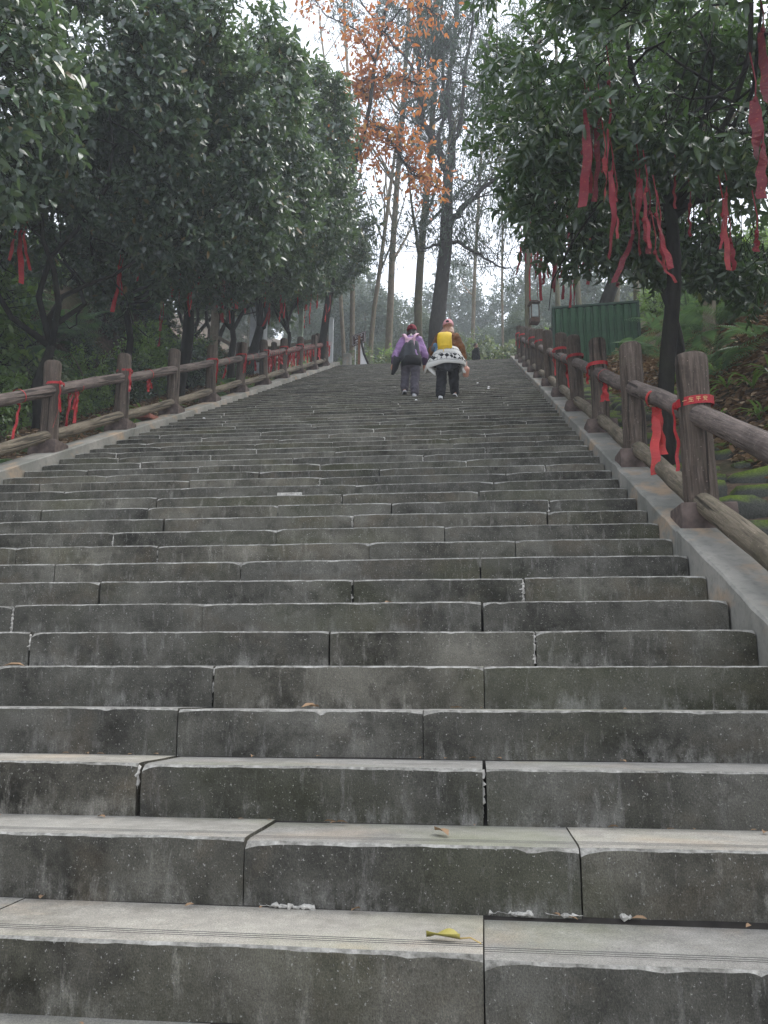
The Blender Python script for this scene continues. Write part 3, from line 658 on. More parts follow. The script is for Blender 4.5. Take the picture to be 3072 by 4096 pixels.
pole_tree(2250, 2150, 36, .13, 'thin bare tree in the mist behind the shed hinge side', M_BARKMOSS, 71, 10)
pole_tree(2010, 2060, 40, .07, 'thin twiggy tree in the mist behind the last fence posts', M_BARKPALE, 72, 10, M_HILLY, 260)
# pale trunks on the banks
for (px, py, Y, h, w, lab, mat) in ((845, 1440, 23.5, 6.0, .15, 'pale tan tree trunk standing in the ferns behind the forked evergreen', M_BARKPALE), (2830, 1330, 14.5, 6.5, .12, 'pale orange-stained tree trunk among the ferns on the bank', M_BARKPALE)):
    p = atY(px, py, Y); g_ = gh(p[0], Y)
    tall_tree('slender_tree', lab, (p[0], Y, g_-.2), (.04, 0, 1), h, w, mat, int(px), 1, [5], [.7], .05, first=.6, lenf=.3, taper=.6, wob=.03)
# orange autumn tree
def orange_tree():
    Y = 25.5; p = atY(1330, 900, Y); b = (float(p[0])-.4, Y, gh(float(p[0])-.4, Y)-.1); rs = np.random.default_rng(9)
    t = thing('autumn_tree', 'slender tree with orange-red autumn leaves reaching out over the stairs', 'tree', b)
    def P(px, py, dy=0): return np.array(atY(px, py, Y+dy))-np.array(b)
    mb = MB(); pth = np.array([(0, 0, 0), P(1345, 1000), P(1400, 700), P(1440, 600), P(1480, 420), P(1500, 250), P(1540, 60), P(1580, -120)])
    mb.tube(pth, np.linspace(.13, .03, 8), 9); mb.build('trunk', M_BARK, t, True)
    Q = []; QC = []
    for (pts, n, sp) in (([(1470, 480), (1540, 520), (1610, 640), (1680, 720)], 950, (.85, .5, .75)), ([(1480, 400), (1420, 330), (1560, 300), (1690, 340)], 900, (.7, .5, .5)),
                         ([(1500, 250), (1430, 120), (1300, 60), (1250, -20)], 560, (.6, .5, .45)), ([(1520, 150), (1600, 40), (1700, 20), (1745, 60)], 560, (.6, .5, .4)), ([(1440, 600), (1380, 560), (1340, 480)], 300, (.4, .5, .5)), ([(1560, 560), (1640, 690), (1720, 740), (1780, 760)], 180, (.3, .4, .25))):
        k = len(pts); B = np.array([P(a, c, rs.uniform(-1, 1)) for a, c in pts]); lm = MB(); lm.tube(B, np.linspace(.04, .01, k), 6); lm.build('limb', M_BARK, t, True)
        u = rs.random(n)*(k-1); C = np.stack([np.interp(u, np.arange(k), B[:, j]) for j in range(3)], 1); QC.append(C); Q.append(C+rs.normal(size=(n, 3))*np.array(sp)*.75)
    Q = np.concatenate(Q); QC = np.concatenate(QC); keep = pnoise(Q, 2.2, 4) > -.12; Q = Q[keep]; QC = QC[keep]; n = len(Q)
    A = rs.normal(size=(n, 3))+np.array([0, 0, -.7])
    V, F = leaves(Q, A, rs.normal(size=(n, 3)), .24*(.6+.6*rs.random(n)), .10*(.7+.6*rs.random(n)), LEAF4)
    tag(put('crown', fastmesh('crown', V, F, M_ORANGE), t), kind='stuff')
    tag(put('twigs', fastmesh('twigs', *twigs(QC[::2], Q[::2], .009), M_BARK), t), kind='stuff')
orange_tree()
# ------------------------------------------------------------------ misty trees on the hill behind
HL = [(0, 0, 5.2, 2.3, 2.3, 2.6), (1.2, .3, 3.9, 1.9, 1.9, 1.6), (-1.1, -.5, 4.0, 1.8, 1.8, 1.6), (.2, -.9, 6.8, 1.5, 1.5, 1.8)]
HCONE = [(0, 0, 2.6, 2.0, 2.0, 1.4), (0, 0, 4.4, 1.6, 1.6, 1.5), (0, 0, 6.3, 1.15, 1.15, 1.6), (0, 0, 8.2, .65, .65, 1.5)]
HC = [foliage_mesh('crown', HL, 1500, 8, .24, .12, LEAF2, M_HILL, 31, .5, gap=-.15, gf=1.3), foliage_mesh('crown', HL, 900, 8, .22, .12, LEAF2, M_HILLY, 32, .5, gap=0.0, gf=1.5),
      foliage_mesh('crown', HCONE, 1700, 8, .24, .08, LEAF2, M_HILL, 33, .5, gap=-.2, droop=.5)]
HT = MB(); HT.tube([(0, 0, -.3), (.05, 0, 2), (.1, .05, 4.5), (.05, 0, 7)], [.2, .17, .11, .03], 7); HTM = HT.mesh('trunk', M_BARKMOSS, True)
HLAB = ('round dark green tree fading into the mist on the hill', 'pale yellow-green tree fading into the mist on the hill', 'pointed conifer fading into the mist on the hill')
rs = random.Random(17)
spots = []
for y, xa, xb, n in ((42, -11, 9, 6), (56, -18, 14, 8), (78, -28, 20, 9), (105, -38, 30, 11), (135, -50, 40, 12), (162, -60, 50, 12)):
    for i in range(n): spots.append((xa+(xb-xa)*(i+rs.uniform(.1, .9))/n, y+rs.uniform(-3, 3)))
for (x, y) in spots:
    kind = rs.choice((0, 0, 1, 2)); s = rs.uniform(.75, 1.15)
    pxx = (x+.114*y)/y*3400+1536
    if y < 46: s *= .5
    elif y > 70: s *= 1.35
    if 1820 < pxx < 2060: s *= .6
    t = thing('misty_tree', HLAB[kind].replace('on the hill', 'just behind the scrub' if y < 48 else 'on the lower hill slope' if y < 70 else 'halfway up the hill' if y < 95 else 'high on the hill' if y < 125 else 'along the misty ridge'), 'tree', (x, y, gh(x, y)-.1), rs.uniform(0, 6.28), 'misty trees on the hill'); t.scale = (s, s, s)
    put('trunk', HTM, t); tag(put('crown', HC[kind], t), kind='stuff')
# ------------------------------------------------------------------ shrubs
SH = [(0, 0, .5, .6, .6, .5), (.35, .2, .35, .45, .45, .38), (-.3, -.2, .4, .5, .45, .4), (.05, -.1, .85, .4, .4, .35)]
SHM = [foliage_mesh('foliage', SH, 330, 8, .085, .045, LEAF4, m_, 51+i, .2, M_BARK, lo=.35, gap=-.5) for i, m_ in enumerate((M_SHRUB, M_HILLY, M_LEAF))]
SST = MB()
for i in range(5): a = i*1.25; SST.tube([(0, 0, -.1), (math.cos(a)*.15, math.sin(a)*.15, .35), (math.cos(a)*.35, math.sin(a)*.35, .75)], [.015, .01, .004], 5)
SSTM = SST.mesh('stem', M_BARK)
def shrub(x, y, kind, s, label, group, dz=0):
    t = thing('shrub', label, 'shrub', (x, y, gh(x, y)+dz), rs.uniform(0, 6.28), group); t.scale = (s, s, s*rs.uniform(.85, 1.2))
    tag(put('foliage', SHM[kind], t), kind='stuff'); put('stem', SSTM, t); return t
for i in range(26):                                              # scrub behind the head of the stairs
    shrub(rs.uniform(-9, 7), rs.uniform(33, 38), rs.choice((0, 1, 1)), rs.uniform(1.3, 2.4), 'leafy green scrub bush just beyond the head of the stairs', 'scrub beyond the stair head')
for i in range(60):                                              # left bank
    y = rs.uniform(9, 25); x = rs.uniform(-12, -8.3) if i > 14 else rs.uniform(-8.8, -7.6)
    shrub(x, y, rs.choice((0, 0, 2, 1)), rs.uniform(.55, 1.25), 'small leafy bush on the bank behind the ribboned trees', 'bushes on the fern bank')
for (x, y, s_) in ((-7.7, 9.6, 1.3), (-8.4, 10.6, 1.7), (-9.0, 11.8, 1.9), (-8.3, 12.6, 1.3), (-9.4, 13.2, 1.8), (-8.0, 11.4, 1.1), (-10.0, 14.6, 1.9), (-7.6, 10.6, .9), (-9.3, 10.2, 1.7), (-10.6, 12.8, 2.1)):
    shrub(x, y, rs.choice((0, 0, 1)), s_, 'tall bright green bush at the low end of the fern bank', 'bright bushes at the low end of the bank')
for i in range(16):                                              # right bank
    y = rs.uniform(9, 22); x = rs.uniform(4.4, 7.0)
    shrub(x, y, rs.choice((0, 1, 2)), rs.uniform(.6, 1.2), 'small leafy bush among the ferns on the leaf-littered bank', 'bushes on the leaf-littered bank')
# ------------------------------------------------------------------ ferns
def fern_mesh(seed, nf, L):
    rs_ = np.random.default_rng(seed); Ps = []; As = []; Ns = []; Ls = []; sa = []; sb = []
    for i in range(nf):
        az = i/nf*6.28+rs_.uniform(-.3, .3); el = rs_.uniform(.5, 1.2); l = L*rs_.uniform(.7, 1.15)
        h = np.array([math.cos(az), math.sin(az), 0]); s_ = np.linspace(0, 1, 25)
        P = h[None]*(s_*l*math.cos(el)+s_**2*l*.25)[:, None]+np.array([0, 0, 1.])*(s_*l*math.sin(el)-s_**2.2*l*math.sin(el)*.95)[:, None]
        T = unit(np.gradient(P, axis=0)); side = np.cross(np.array([0, 0, 1.]), h); nrm = np.cross(T, side)
        sa.append(P[:-1]); sb.append(P[1:])
        prof = np.sin(np.clip(s_*.92+.1, 0, 1)*math.pi)**.8*l*.26
        for sg in (-1, 1):
            Ps.append(P[3:]); As.append(side*sg+T[3:]*.35+np.array([0, 0, -.15])); Ns.append(nrm[3:]*np.sign(nrm[3:, 2:3]+1e-6)); Ls.append(prof[3:])
    Ps, As, Ns, Ls = map(np.concatenate, (Ps, As, Ns, Ls))
    V, F = leaves(Ps, As, Ns, Ls, L*.013+Ls*.035, LEAF2); V2, F2 = twigs(np.concatenate(sa), np.concatenate(sb), .004)
    return fastmesh('fronds', np.concatenate([V, V2]), np.concatenate([F, F2+len(V)]), M_FERN)
FERN = [fern_mesh(1, 9, .8), fern_mesh(2, 11, .95), fern_mesh(3, 7, .7)]
def fern(x, y, s, label, group, dz=0.0, tilt=(0, 0)):
    z = gh(x, y)+dz
    o = put('fern', FERN[rs.randrange(3)], None, (x, y, z), (tilt[0], tilt[1], rs.uniform(0, 6.28)), s); return tag(o, label, 'fern', group)
for i in range(58):
    y = rs.uniform(12, 25); x = rs.uniform(-10.6, -8.0)
    fern(x, y, rs.uniform(1.1, 1.9), 'arching green fern growing on the dark bank behind the ribboned trees', 'ferns on the dark bank', .02, (0, .5))
for i in range(30):
    y = rs.uniform(8.5, 20); x = rs.uniform(3.3, 6.0)
    fern(x, y, rs.uniform(.7, 1.25), 'feathery fern on the leaf-littered bank above the mossy stones', 'ferns on the leaf-littered bank', .02, (0, -.4))
for i in range(16):
    y = rs.uniform(9, 26); x = rs.uniform(-6.6, -5.6)
    fern(x, y, rs.uniform(.35, .6), 'small fern in the leaf litter close behind the fence', 'small ferns behind the fence')
# strap-leaved plants
def strap_mesh(seed):
    r_ = np.random.default_rng(seed); mb = MB()
    for i in range(11):
        az = r_.random()*6.28; l = r_.uniform(.22, .42); h = np.array([math.cos(az), math.sin(az), 0]); s_ = np.array([-.12, math.cos(az+1.57)*0, 0])
        side = np.array([-math.sin(az), math.cos(az), 0]); wd = (.008, .016, .014, .002); V = []
        for j, f in enumerate((0, .4, .75, 1)):
            c = h*l*(.35*f+.35*f*f)+np.array([0, 0, l*(1.1*f-.75*f*f)]); V += [c-side*wd[j], c+side*wd[j]]
        mb.add(V, [(0, 1, 3, 2), (2, 3, 5, 4), (4, 5, 7, 6)])
    return mb.mesh('strap_plant', M_SHRUB, True)
STR = [strap_mesh(i) for i in range(3)]
for i in range(26):
    y = rs.uniform(7.5, 14); x = rs.uniform(2.7, 3.7); tag(put('strap_plant', STR[i % 3], None, (x, y, gh(x, y)), (0, 0, rs.uniform(0, 6.28)), rs.uniform(.8, 1.4)), 'tuft of glossy strap leaves at the edge of the mossy stones', 'plant', 'strap-leaved tufts by the mossy stones')
for i in range(26):
    y = rs.uniform(12, 26); x = rs.uniform(-6.4, -5.4); tag(put('strap_plant', STR[i % 3], None, (x, y, gh(x, y)), (0, 0, rs.uniform(0, 6.28)), rs.uniform(.8, 1.3)), 'tuft of glossy strap leaves behind the fence rails', 'plant', 'strap-leaved tufts behind the fence')
# bamboo behind the right bank
for i in range(9):
    x, y = 5.1+rs.uniform(-.7, .7), 18.5+rs.uniform(-.8, .8); mb = MB(); l = (rs.uniform(-.09, .09), rs.uniform(-.05, .05)); h = rs.uniform(6, 8)
    prof = []
    for j in range(14): prof += [(l[0]*j*h/14, l[1]*j*h/14, j*h/14)]
    mb.tube(prof, [.05*(1-.4*j/14) for j in range(14)], 8); mb.build('bamboo_stem', plain('bamboo_green', (.018, .03, .014), .5, .3, 8) if i == 0 else bpy.data.materials['bamboo_green'], None, True, (x, y, gh(x, y)-.05))
    tag(bpy.context.scene.objects[-1] if False else COL.objects[-1], 'dark green bamboo stem in the clump behind the fern bank', 'bamboo', 'bamboo clump behind the fern bank')
# leaf litter
def litter(name, label, n, xa, xb, ya, yb, pw=1.0, L=.11):
    r_ = np.random.default_rng(int(n)); x = xa+(xb-xa)*r_.random(n)**pw; y = ya+(yb-ya)*r_.random(n); ok = sines(x, y, 1.1, 2) > -.35; x, y = x[ok], y[ok]; n = len(x)
    z = ground_h(x, y)+.01+.03*r_.random(n); a = r_.random(n)*6.28
    V, F = leaves(np.stack([x, y, z], 1), np.stack([np.cos(a), np.sin(a), r_.normal(size=n)*.35], 1), np.stack([r_.normal(size=n)*.4, r_.normal(size=n)*.4-.1, np.ones(n)], 1), L*(.6+.7*r_.random(n)), L*.45, LEAF4)
    tag(put(name, fastmesh(name, V, F, M_LITTER)), label, kind='stuff')
litter('leaf_litter', 'tan and brown dry leaves covering the right bank', 20000, 2.6, 6.0, 6.0, 21, 1.3)
litter('leaf_litter', 'dry leaves on the soil behind the left fence', 9000, -8.6, -5.15, 6.5, 27)
# ------------------------------------------------------------------ old mossy stones beside the right fence
old = thing('mossy_stone_stairs', 'old uneven stone steps covered in bright green moss beside the fence', 'staircase', (0, 0, 0))
def slab(seed, sx, sy, sz):
    r_ = np.random.default_rng(seed); bm = bmesh.new(); bmesh.ops.create_cube(bm, size=1.0)
    bmesh.ops.subdivide_edges(bm, edges=bm.edges[:], cuts=2, use_grid_fill=True)
    for v in bm.verts:
        c = v.co; q = Vector((abs(c.x)*2, abs(c.y)*2, abs(c.z)*2)); rr = (q.x**5+q.y**5+q.z**5)**(1/5)
        c *= 1/max(rr, 1e-3)*max(q) ; c.x *= sx; c.y *= sy; c.z *= sz
        c += Vector(r_.normal(size=3)*.012)
    me = bpy.data.meshes.new('slab'); bm.to_mesh(me); bm.free(); me.materials.append(M_MOSS)
    me.polygons.foreach_set('use_smooth', [True]*len(me.polygons)); me.update(); return me
yy = 4.4; i = 0
while yy < 19:
    x = 1.72+rs.uniform(-.06, .06)
    while x < 2.95:
        w_ = rs.uniform(.4, .75); x2 = min(x+w_, 3.15)
        put('slab', slab(i, x2-x-.02, .72, .3), old, ((x+x2)/2, yy+rs.uniform(-.06, .06), line(yy)-.36+rs.uniform(-.04, .05)), (rs.uniform(-.06, .06), rs.uniform(-.07, .07), rs.uniform(-.1, .1)))
        x = x2; i += 1
    yy += .52
# ------------------------------------------------------------------ ribbons
rr = random.Random(23)
def strip_mesh(P, Wv, m=0, th=.0016):
    """thin cloth strip with real thickness: centre line P, half-width vectors Wv"""
    P = np.asarray(P, float); Wv = np.asarray(Wv, float); T = np.gradient(P, axis=0); N = unit(np.cross(T, Wv))*th/2; k = len(P)
    V = np.stack([P-Wv-N, P+Wv-N, P+Wv+N, P-Wv+N], 1).reshape(-1, 3)
    F = [(i*4+a, i*4+(a+1) % 4, i*4+4+(a+1) % 4, i*4+4+a) for i in range(k-1) for a in range(4)]+[(3, 2, 1, 0), ((k-1)*4, (k-1)*4+1, (k-1)*4+2, (k-1)*4+3)]
    return V, F
def hang(L, W, seed, drift=(0, 0), face=0.0, fold=.5):
    r_ = np.random.default_rng(seed); k = 14; t = np.linspace(0, 1, k); ph = r_.random()*6
    P = np.stack([drift[0]*t**1.3+.02*L*np.sin(t*5+ph)+.006*np.sin(t*17+ph), drift[1]*t+.03*L*np.sin(t*4+ph*2)+.01*np.sin(t*13+ph), -L*t], 1)
    a = face+fold*np.sin(t*3.2+ph)*.9; hw = W/2*(.55+.45*np.minimum(1, t*4))
    return P, np.stack([np.cos(a)*hw, np.sin(a)*hw, np.zeros(k)], 1)
RIBR = 'ribbons in the broad-leaved tree'; 
def tree_ribbon(px, y0, y1, w, Y, label, group, dx=0, knot=True):
    a = atY(px, y0, Y); b = atY(px+dx, y1, Y); L = a[2]-b[2]; W = w/FPX*Y*.66
    P, Wv = hang(L, max(W, .012), rr.randrange(9999), (b[0]-a[0], rr.uniform(-.05, .05)), rr.uniform(-.9, .9), rr.uniform(.5, 1.3))
    mb = MB(); mb.add(*strip_mesh(P, Wv))
    if knot:
        mb.ball((0, 0, .0), (.02, .02, .028), 6); mb.tube([(0, 0, 0), (.02, .01, .16), (0, .02, .42)], [.006, .006, .006], 5)   # tie that runs up to the branch
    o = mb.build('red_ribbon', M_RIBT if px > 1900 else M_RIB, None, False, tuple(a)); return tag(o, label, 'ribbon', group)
W1 = 'wide red ribbon hanging from the broad-leaved tree behind the log fence'
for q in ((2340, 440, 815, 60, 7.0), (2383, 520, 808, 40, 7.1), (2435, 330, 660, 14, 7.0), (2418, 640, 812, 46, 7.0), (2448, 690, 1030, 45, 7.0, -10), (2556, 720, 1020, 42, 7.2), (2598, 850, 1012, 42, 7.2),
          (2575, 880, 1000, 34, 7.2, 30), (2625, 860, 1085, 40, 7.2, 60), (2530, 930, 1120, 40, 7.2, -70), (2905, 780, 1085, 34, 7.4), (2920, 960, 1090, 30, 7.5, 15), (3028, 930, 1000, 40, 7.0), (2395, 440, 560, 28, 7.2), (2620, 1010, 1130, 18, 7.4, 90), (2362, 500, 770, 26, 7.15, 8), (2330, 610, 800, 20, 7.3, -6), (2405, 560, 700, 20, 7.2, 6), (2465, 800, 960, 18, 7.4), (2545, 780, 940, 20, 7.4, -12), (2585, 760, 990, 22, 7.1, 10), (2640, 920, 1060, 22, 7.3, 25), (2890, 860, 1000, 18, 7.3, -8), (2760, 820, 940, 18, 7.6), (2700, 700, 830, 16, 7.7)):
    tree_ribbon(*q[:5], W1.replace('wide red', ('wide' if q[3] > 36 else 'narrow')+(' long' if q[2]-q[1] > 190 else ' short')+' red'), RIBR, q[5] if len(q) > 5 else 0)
W2 = 'broad red ribbon hanging low from the leaves over the fence rail'
for q in ((3052, 120, 430, 78, 5.7), (3022, 400, 625, 84, 5.7), (3052, 585, 778, 62, 5.7)): tree_ribbon(*q, W2, 'broad ribbons over the rail')
W3 = 'narrow red ribbon dangling under the crown near the green shed'
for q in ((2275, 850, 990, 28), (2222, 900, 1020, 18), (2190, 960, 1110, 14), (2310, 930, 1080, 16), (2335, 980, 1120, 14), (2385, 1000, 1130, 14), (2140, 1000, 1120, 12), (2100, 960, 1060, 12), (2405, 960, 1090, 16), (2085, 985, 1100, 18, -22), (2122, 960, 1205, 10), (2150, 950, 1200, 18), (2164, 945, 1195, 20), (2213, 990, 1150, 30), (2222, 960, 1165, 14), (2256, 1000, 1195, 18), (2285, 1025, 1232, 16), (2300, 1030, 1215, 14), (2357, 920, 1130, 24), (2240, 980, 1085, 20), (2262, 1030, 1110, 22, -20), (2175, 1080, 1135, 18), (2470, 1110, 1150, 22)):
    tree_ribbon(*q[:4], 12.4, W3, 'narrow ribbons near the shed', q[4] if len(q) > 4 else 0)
W4 = 'red ribbon hanging from the evergreens in front of the fern bank'
for q in ((85, 925, 1135, 38, 11.2), (62, 925, 1040, 24, 11.2, -28), (98, 930, 1075, 20, 11.3, 12), (6, 820, 925, 30, 10.5, -25), (474, 1065, 1250, 28, 13.8, -18), (484, 1070, 1180, 14, 13.8), (556, 1055, 1130, 16, 14.5), (628, 1085, 1195, 24, 15.6), (702, 1100, 1190, 24, 15.8, -22), (722, 1100, 1215, 24, 15.8, -5),
          (757, 1105, 1265, 20, 16.2), (770, 1150, 1240, 14, 16.4, -10), (640, 1265, 1325, 22, 16.3), (648, 1285, 1390, 24, 16.2, -14), (797, 1110, 1150, 18, 17), (845, 1130, 1225, 14, 19.5, -6), (866, 1150, 1230, 12, 19.5), (888, 1175, 1290, 18, 20), (895, 1180, 1265, 20, 20), (884, 1210, 1280, 12, 20), (926, 1190, 1240, 14, 20.5), (946, 1170, 1235, 24, 20.5), (958, 1165, 1215, 20, 20.6),
          (972, 1160, 1205, 14, 20.6), (980, 1215, 1255, 14, 20.8), (1098, 1095, 1148, 14, 22), (1075, 1235, 1305, 14, 24, -24), (1077, 1235, 1300, 12, 24), (1124, 1180, 1250, 20, 23), (1138, 1215, 1275, 10, 23), (1120, 1250, 1290, 9, 23), (1192, 1180, 1255, 10, 23.5), (1218, 1270, 1315, 12, 23.5), (1242, 1215, 1292, 9, 23.5, -5), (1225, 1200, 1240, 14, 23.5), (1268, 1205, 1235, 12, 23.5), (1318, 1230, 1255, 10, 24, -8), (1302, 1265, 1290, 9, 24), (915, 1190, 1295, 10, 20.4, 4), (1060, 1180, 1230, 9, 22)):
    lab = 'red ribbon hanging from the evergreen %s' % next(b_ for a_, b_ in ((12.5, 'with the slim low-forked trunk by the shrubs'), (15.0, 'on the thin leaning stem before the fern bank'), (18.5, 'on the thick straight trunk with ferns behind'), (21.5, 'with the wide fork beside the pale trunk'), (99, 'near the white pillars at the fence end')) if q[4] < a_)
    tree_ribbon(*q[:5], lab, 'ribbons in the evergreens', q[5] if len(q) > 5 else 0)
# ---- ribbons tied on the fences
def ring(r, w_, tilt, n=22):
    a = np.linspace(0, 2*math.pi, n); P = np.stack([np.cos(a)*r, np.sin(a)*r, np.cos(a-1)*tilt], 1)
    return strip_mesh(P, np.tile((0, 0, w_/2), (n, 1)))
def post_tie(X, y, dz, label, group, side, wide=.03, tails=2, tl=.3):
    z = line(y)+.03+dz; mb = MB(); mb.add(*ring(.115, wide, .014)); kx = .115*math.cos(side); ky = .115*math.sin(side)
    mb.ball((kx*1.05, ky*1.05, 0), (.022, .022, .028), 6)
    for i in range(tails):
        L = tl*rr.uniform(.6, 1.1); P, Wv = hang(L, rr.uniform(.02, .045), rr.randrange(9999), (rr.uniform(-.03, .03), rr.uniform(-.03, .03)), rr.uniform(0, 3)); mb.add(*strip_mesh(P+np.array([kx*1.1, ky*1.1, -.005]), Wv))
    o = mb.build('red_ribbon', M_RIB, None, False, (X, y, z)); return tag(o, label, 'ribbon', group)
def rail_tie(X, y, hgt, label, group, tl=.35, tails=2, wide=.03, wraps=1, wd=(.025, .05)):
    z = line(y)+hgt; mb = MB(); rot = np.array(Matrix.Rotation(TH-math.pi/2, 3, 'X'))
    for i in range(wraps):
        V, F = ring(.078, wide, .012); V = V+np.array([0, 0, (i-(wraps-1)/2)*wide*1.2]); mb.add(V @ rot.T, F)
    for i in range(tails):
        L = tl*rr.uniform(.55, 1.1); P, Wv = hang(L, rr.uniform(*wd), rr.randrange(9999), (rr.uniform(-.03, .03), rr.uniform(-.05, .05)), rr.uniform(-.7, .7)); mb.add(*strip_mesh(P+np.array([rr.uniform(-.03, .03), rr.uniform(-.03, .03), -.07]), Wv))
    mb.ball((0, 0, -.082), (.025, .025, .02), 6)
    o = mb.build('red_ribbon', M_RIB, None, False, (X, y, z)); return tag(o, label, 'ribbon', group)
NTH = ('top', 'second', 'third', 'fourth', 'fifth', 'sixth', 'seventh', 'eighth', 'ninth', 'tenth', 'eleventh')
GLp, GLr = 'ribbons tied round the fence posts by the fern bank', 'ribbons tied on the rails by the fern bank'
LLp, LLr = 'red ribbon knotted round a fence post by the fern bank', 'red ribbon tied on the upper rail by the fern bank'
for i, dz, tl in ((0, .87, .55), (1, .90, .3), (3, .86, .5), (4, .87, .55), (5, .88, .2), (6, .9, .35), (7, .9, .3), (9, .85, .2)):
    post_tie(XPL, PL0+i*PLD, dz, 'red ribbon knotted round the %s post down from the stair head, fern bank side' % NTH[9-i], GLp, -.5, tails=3 if i in (0, 4) else 1, tl=tl)
for i, f, tl, n in ((-1, .62, .5, 1), (0, .2, .45, 2), (0, .3, .42, 3), (1, .45, .22, 3), (3, .45, .35, 1), (4, .35, .12, 1), (4, .55, .3, 1)):
    rail_tie(XPL, PL0+(i+f)*PLD, .83, 'red ribbon with %s on the %s rail below the stair head, fern side' % (('one tail', 'two tails', 'three tails')[n-1], NTH[8-i]), GLr, tl, n, .018)
for i in (5, 6, 7, 8, 9):                                          # the crowded spans further up
    for f in np.arange(.16, .95, .11):
        if i == 9 and f > .5: continue
        rail_tie(XPL, PL0+(i+f+rr.uniform(-.02, .02))*PLD, .83, 'red ribbon in the crowded row on the upper rail near the stair head', 'crowded ribbons near the stair head', .42, rr.choice((1, 2, 2)), .03)
GRp, GRr = 'ribbons tied round the fence posts by the mossy stones', 'ribbons tied on the rails by the mossy stones'
LRp, LRr = 'red ribbon bound round a fence post by the mossy stones', 'red ribbon with loose tails on the upper rail by the mossy stones'
for i, dz, n, tl in ((2, .84, 2, .3), (3, .84, 1, .25), (4, .86, 1, .45), (6, .88, 0, .2), (7, .9, 1, .3), (9, .9, 2, .4), (10, .9, 2, .4)):
    post_tie(XPR, PR0+i*PRD, dz, 'red ribbon bound round the %s post down from the stair head, mossy stone side' % NTH[10-i], GRp, 2.6, .042, n, tl)
for i, f, tl, n, w_ in ((1, .13, .5, 2, .028), (1, .75, .22, 2, .03), (2, .12, .55, 2, .02), (3, .6, .4, 1, .02), (4, .5, .4, 1, .02), (7, .5, .5, 2, .02), (8, .6, .5, 2, .02), (9, .4, .5, 2, .02)):
    rail_tie(XPR, PR0+(i+f)*PRD, .77, 'red ribbon %s of the %s rail below the stair head, mossy side' % ('near the lower post' if f < .3 else 'near the upper post' if f > .7 else 'at mid span', NTH[9-i]), GRr, tl, n, w_)
o = rail_tie(XPR, PR0+.55*PRD, .77, 'big red bow tied twice round the upper rail, its tails hanging', None, .5, 4, .034, 2, (.05, .085)); del_ = o.get('group')
# the printed band on the nearest big post
o = post_tie(XPR, PR0, .83, 'red ribbon band with gold Chinese characters round a thick post', None, 2.75, .055, 1, .42)
def text_mesh(body, size, name='lettering', mat=None, ext=.001):
    c = bpy.data.curves.new(name, 'FONT'); c.body = body; c.size = size; c.extrude = ext; c.align_x = 'CENTER'; c.align_y = 'CENTER'; c.resolution_u = 2
    ob = bpy.data.objects.new(name, c); COL.objects.link(ob); dg = bpy.context.evaluated_depsgraph_get()
    me = bpy.data.meshes.new_from_object(ob.evaluated_get(dg)); COL.objects.unlink(ob); bpy.data.objects.remove(ob)
    me.name = name; me.materials.clear(); me.materials.append(mat); return me
tm = text_mesh('一 生 平 安', .034, mat=M_GOLD)
for v in tm.vertices:
    x, y, z = v.co; a = -math.pi/2-.25+x/.117; v.co = (math.cos(a)*(.118+z), math.sin(a)*(.118+z), y+math.cos(a-1)*.014)
put('lettering', tm, o)
# ------------------------------------------------------------------ green metal shed
M_GREEN = plain('green_sheet_metal', (.022, .056, .026), .7, .3, 5, .2)
M_GREEND = plain('dark_green_trim', (.012, .034, .018), .6, .3, 8)
sh = thing('metal_shed', 'small dark green shed of corrugated sheet metal above the fence', 'shed', (2.97, 20.0, 9.1), R(-4))
n = 11; wv = 2.02/n
pm = MB()
prof = [(-wv/2, .02), (-wv*.36, .02), (-wv*.28, -.022), (wv*.28, -.022), (wv*.36, .02), (wv/2, .02)]
for (x, y) in prof: pass
V = [(x, y, z) for z in (0, 1.96) for (x, y) in prof]+[(x, y+.006, z) for z in (0, 1.96) for (x, y) in prof]
F = [(i, i+1, 6+i+1, 6+i) for i in range(5)]+[(12+i+1, 12+i, 18+i, 18+i+1) for i in range(5)]+[(6+i, 7+i, 19+i, 18+i) for i in range(5)]
pm.add(V, F); pme = pm.mesh('panel', M_GREEN)
for i in range(n): put('panel', pme, sh, (-1.01+wv*(i+.5), 0, 0))
for i in range(6): put('panel', pme, sh, (-1.03, wv*(i+.5)+.02, 0), (0, 0, -math.pi/2)); put('panel', pme, sh, (1.03, wv*(i+.5)+.02, 0), (0, 0, math.pi/2))
b = MB(); b.box((0, .58, 2.0), (2.12, 1.22, .05)); b.build('roof', M_GREEND, sh)
for s_ in (-1, 1): b = MB(); b.box((s_*1.03, -.0, .98), (.05, .05, 1.97)); b.build('corner_trim', M_GREEND, sh)
b = MB(); b.box((0, .6, .98), (1.96, 1.1, 1.9)); b.build('inner_wall', M_GREEND, sh)
b = MB(); b.box((-1.075, .2, 1.45), (.04, .1, .16)); b.box((-1.12, .18, 1.3), (.05, .06, .5)); b.build('hinge', plain('black_iron', (.012, .012, .013), .5), sh)
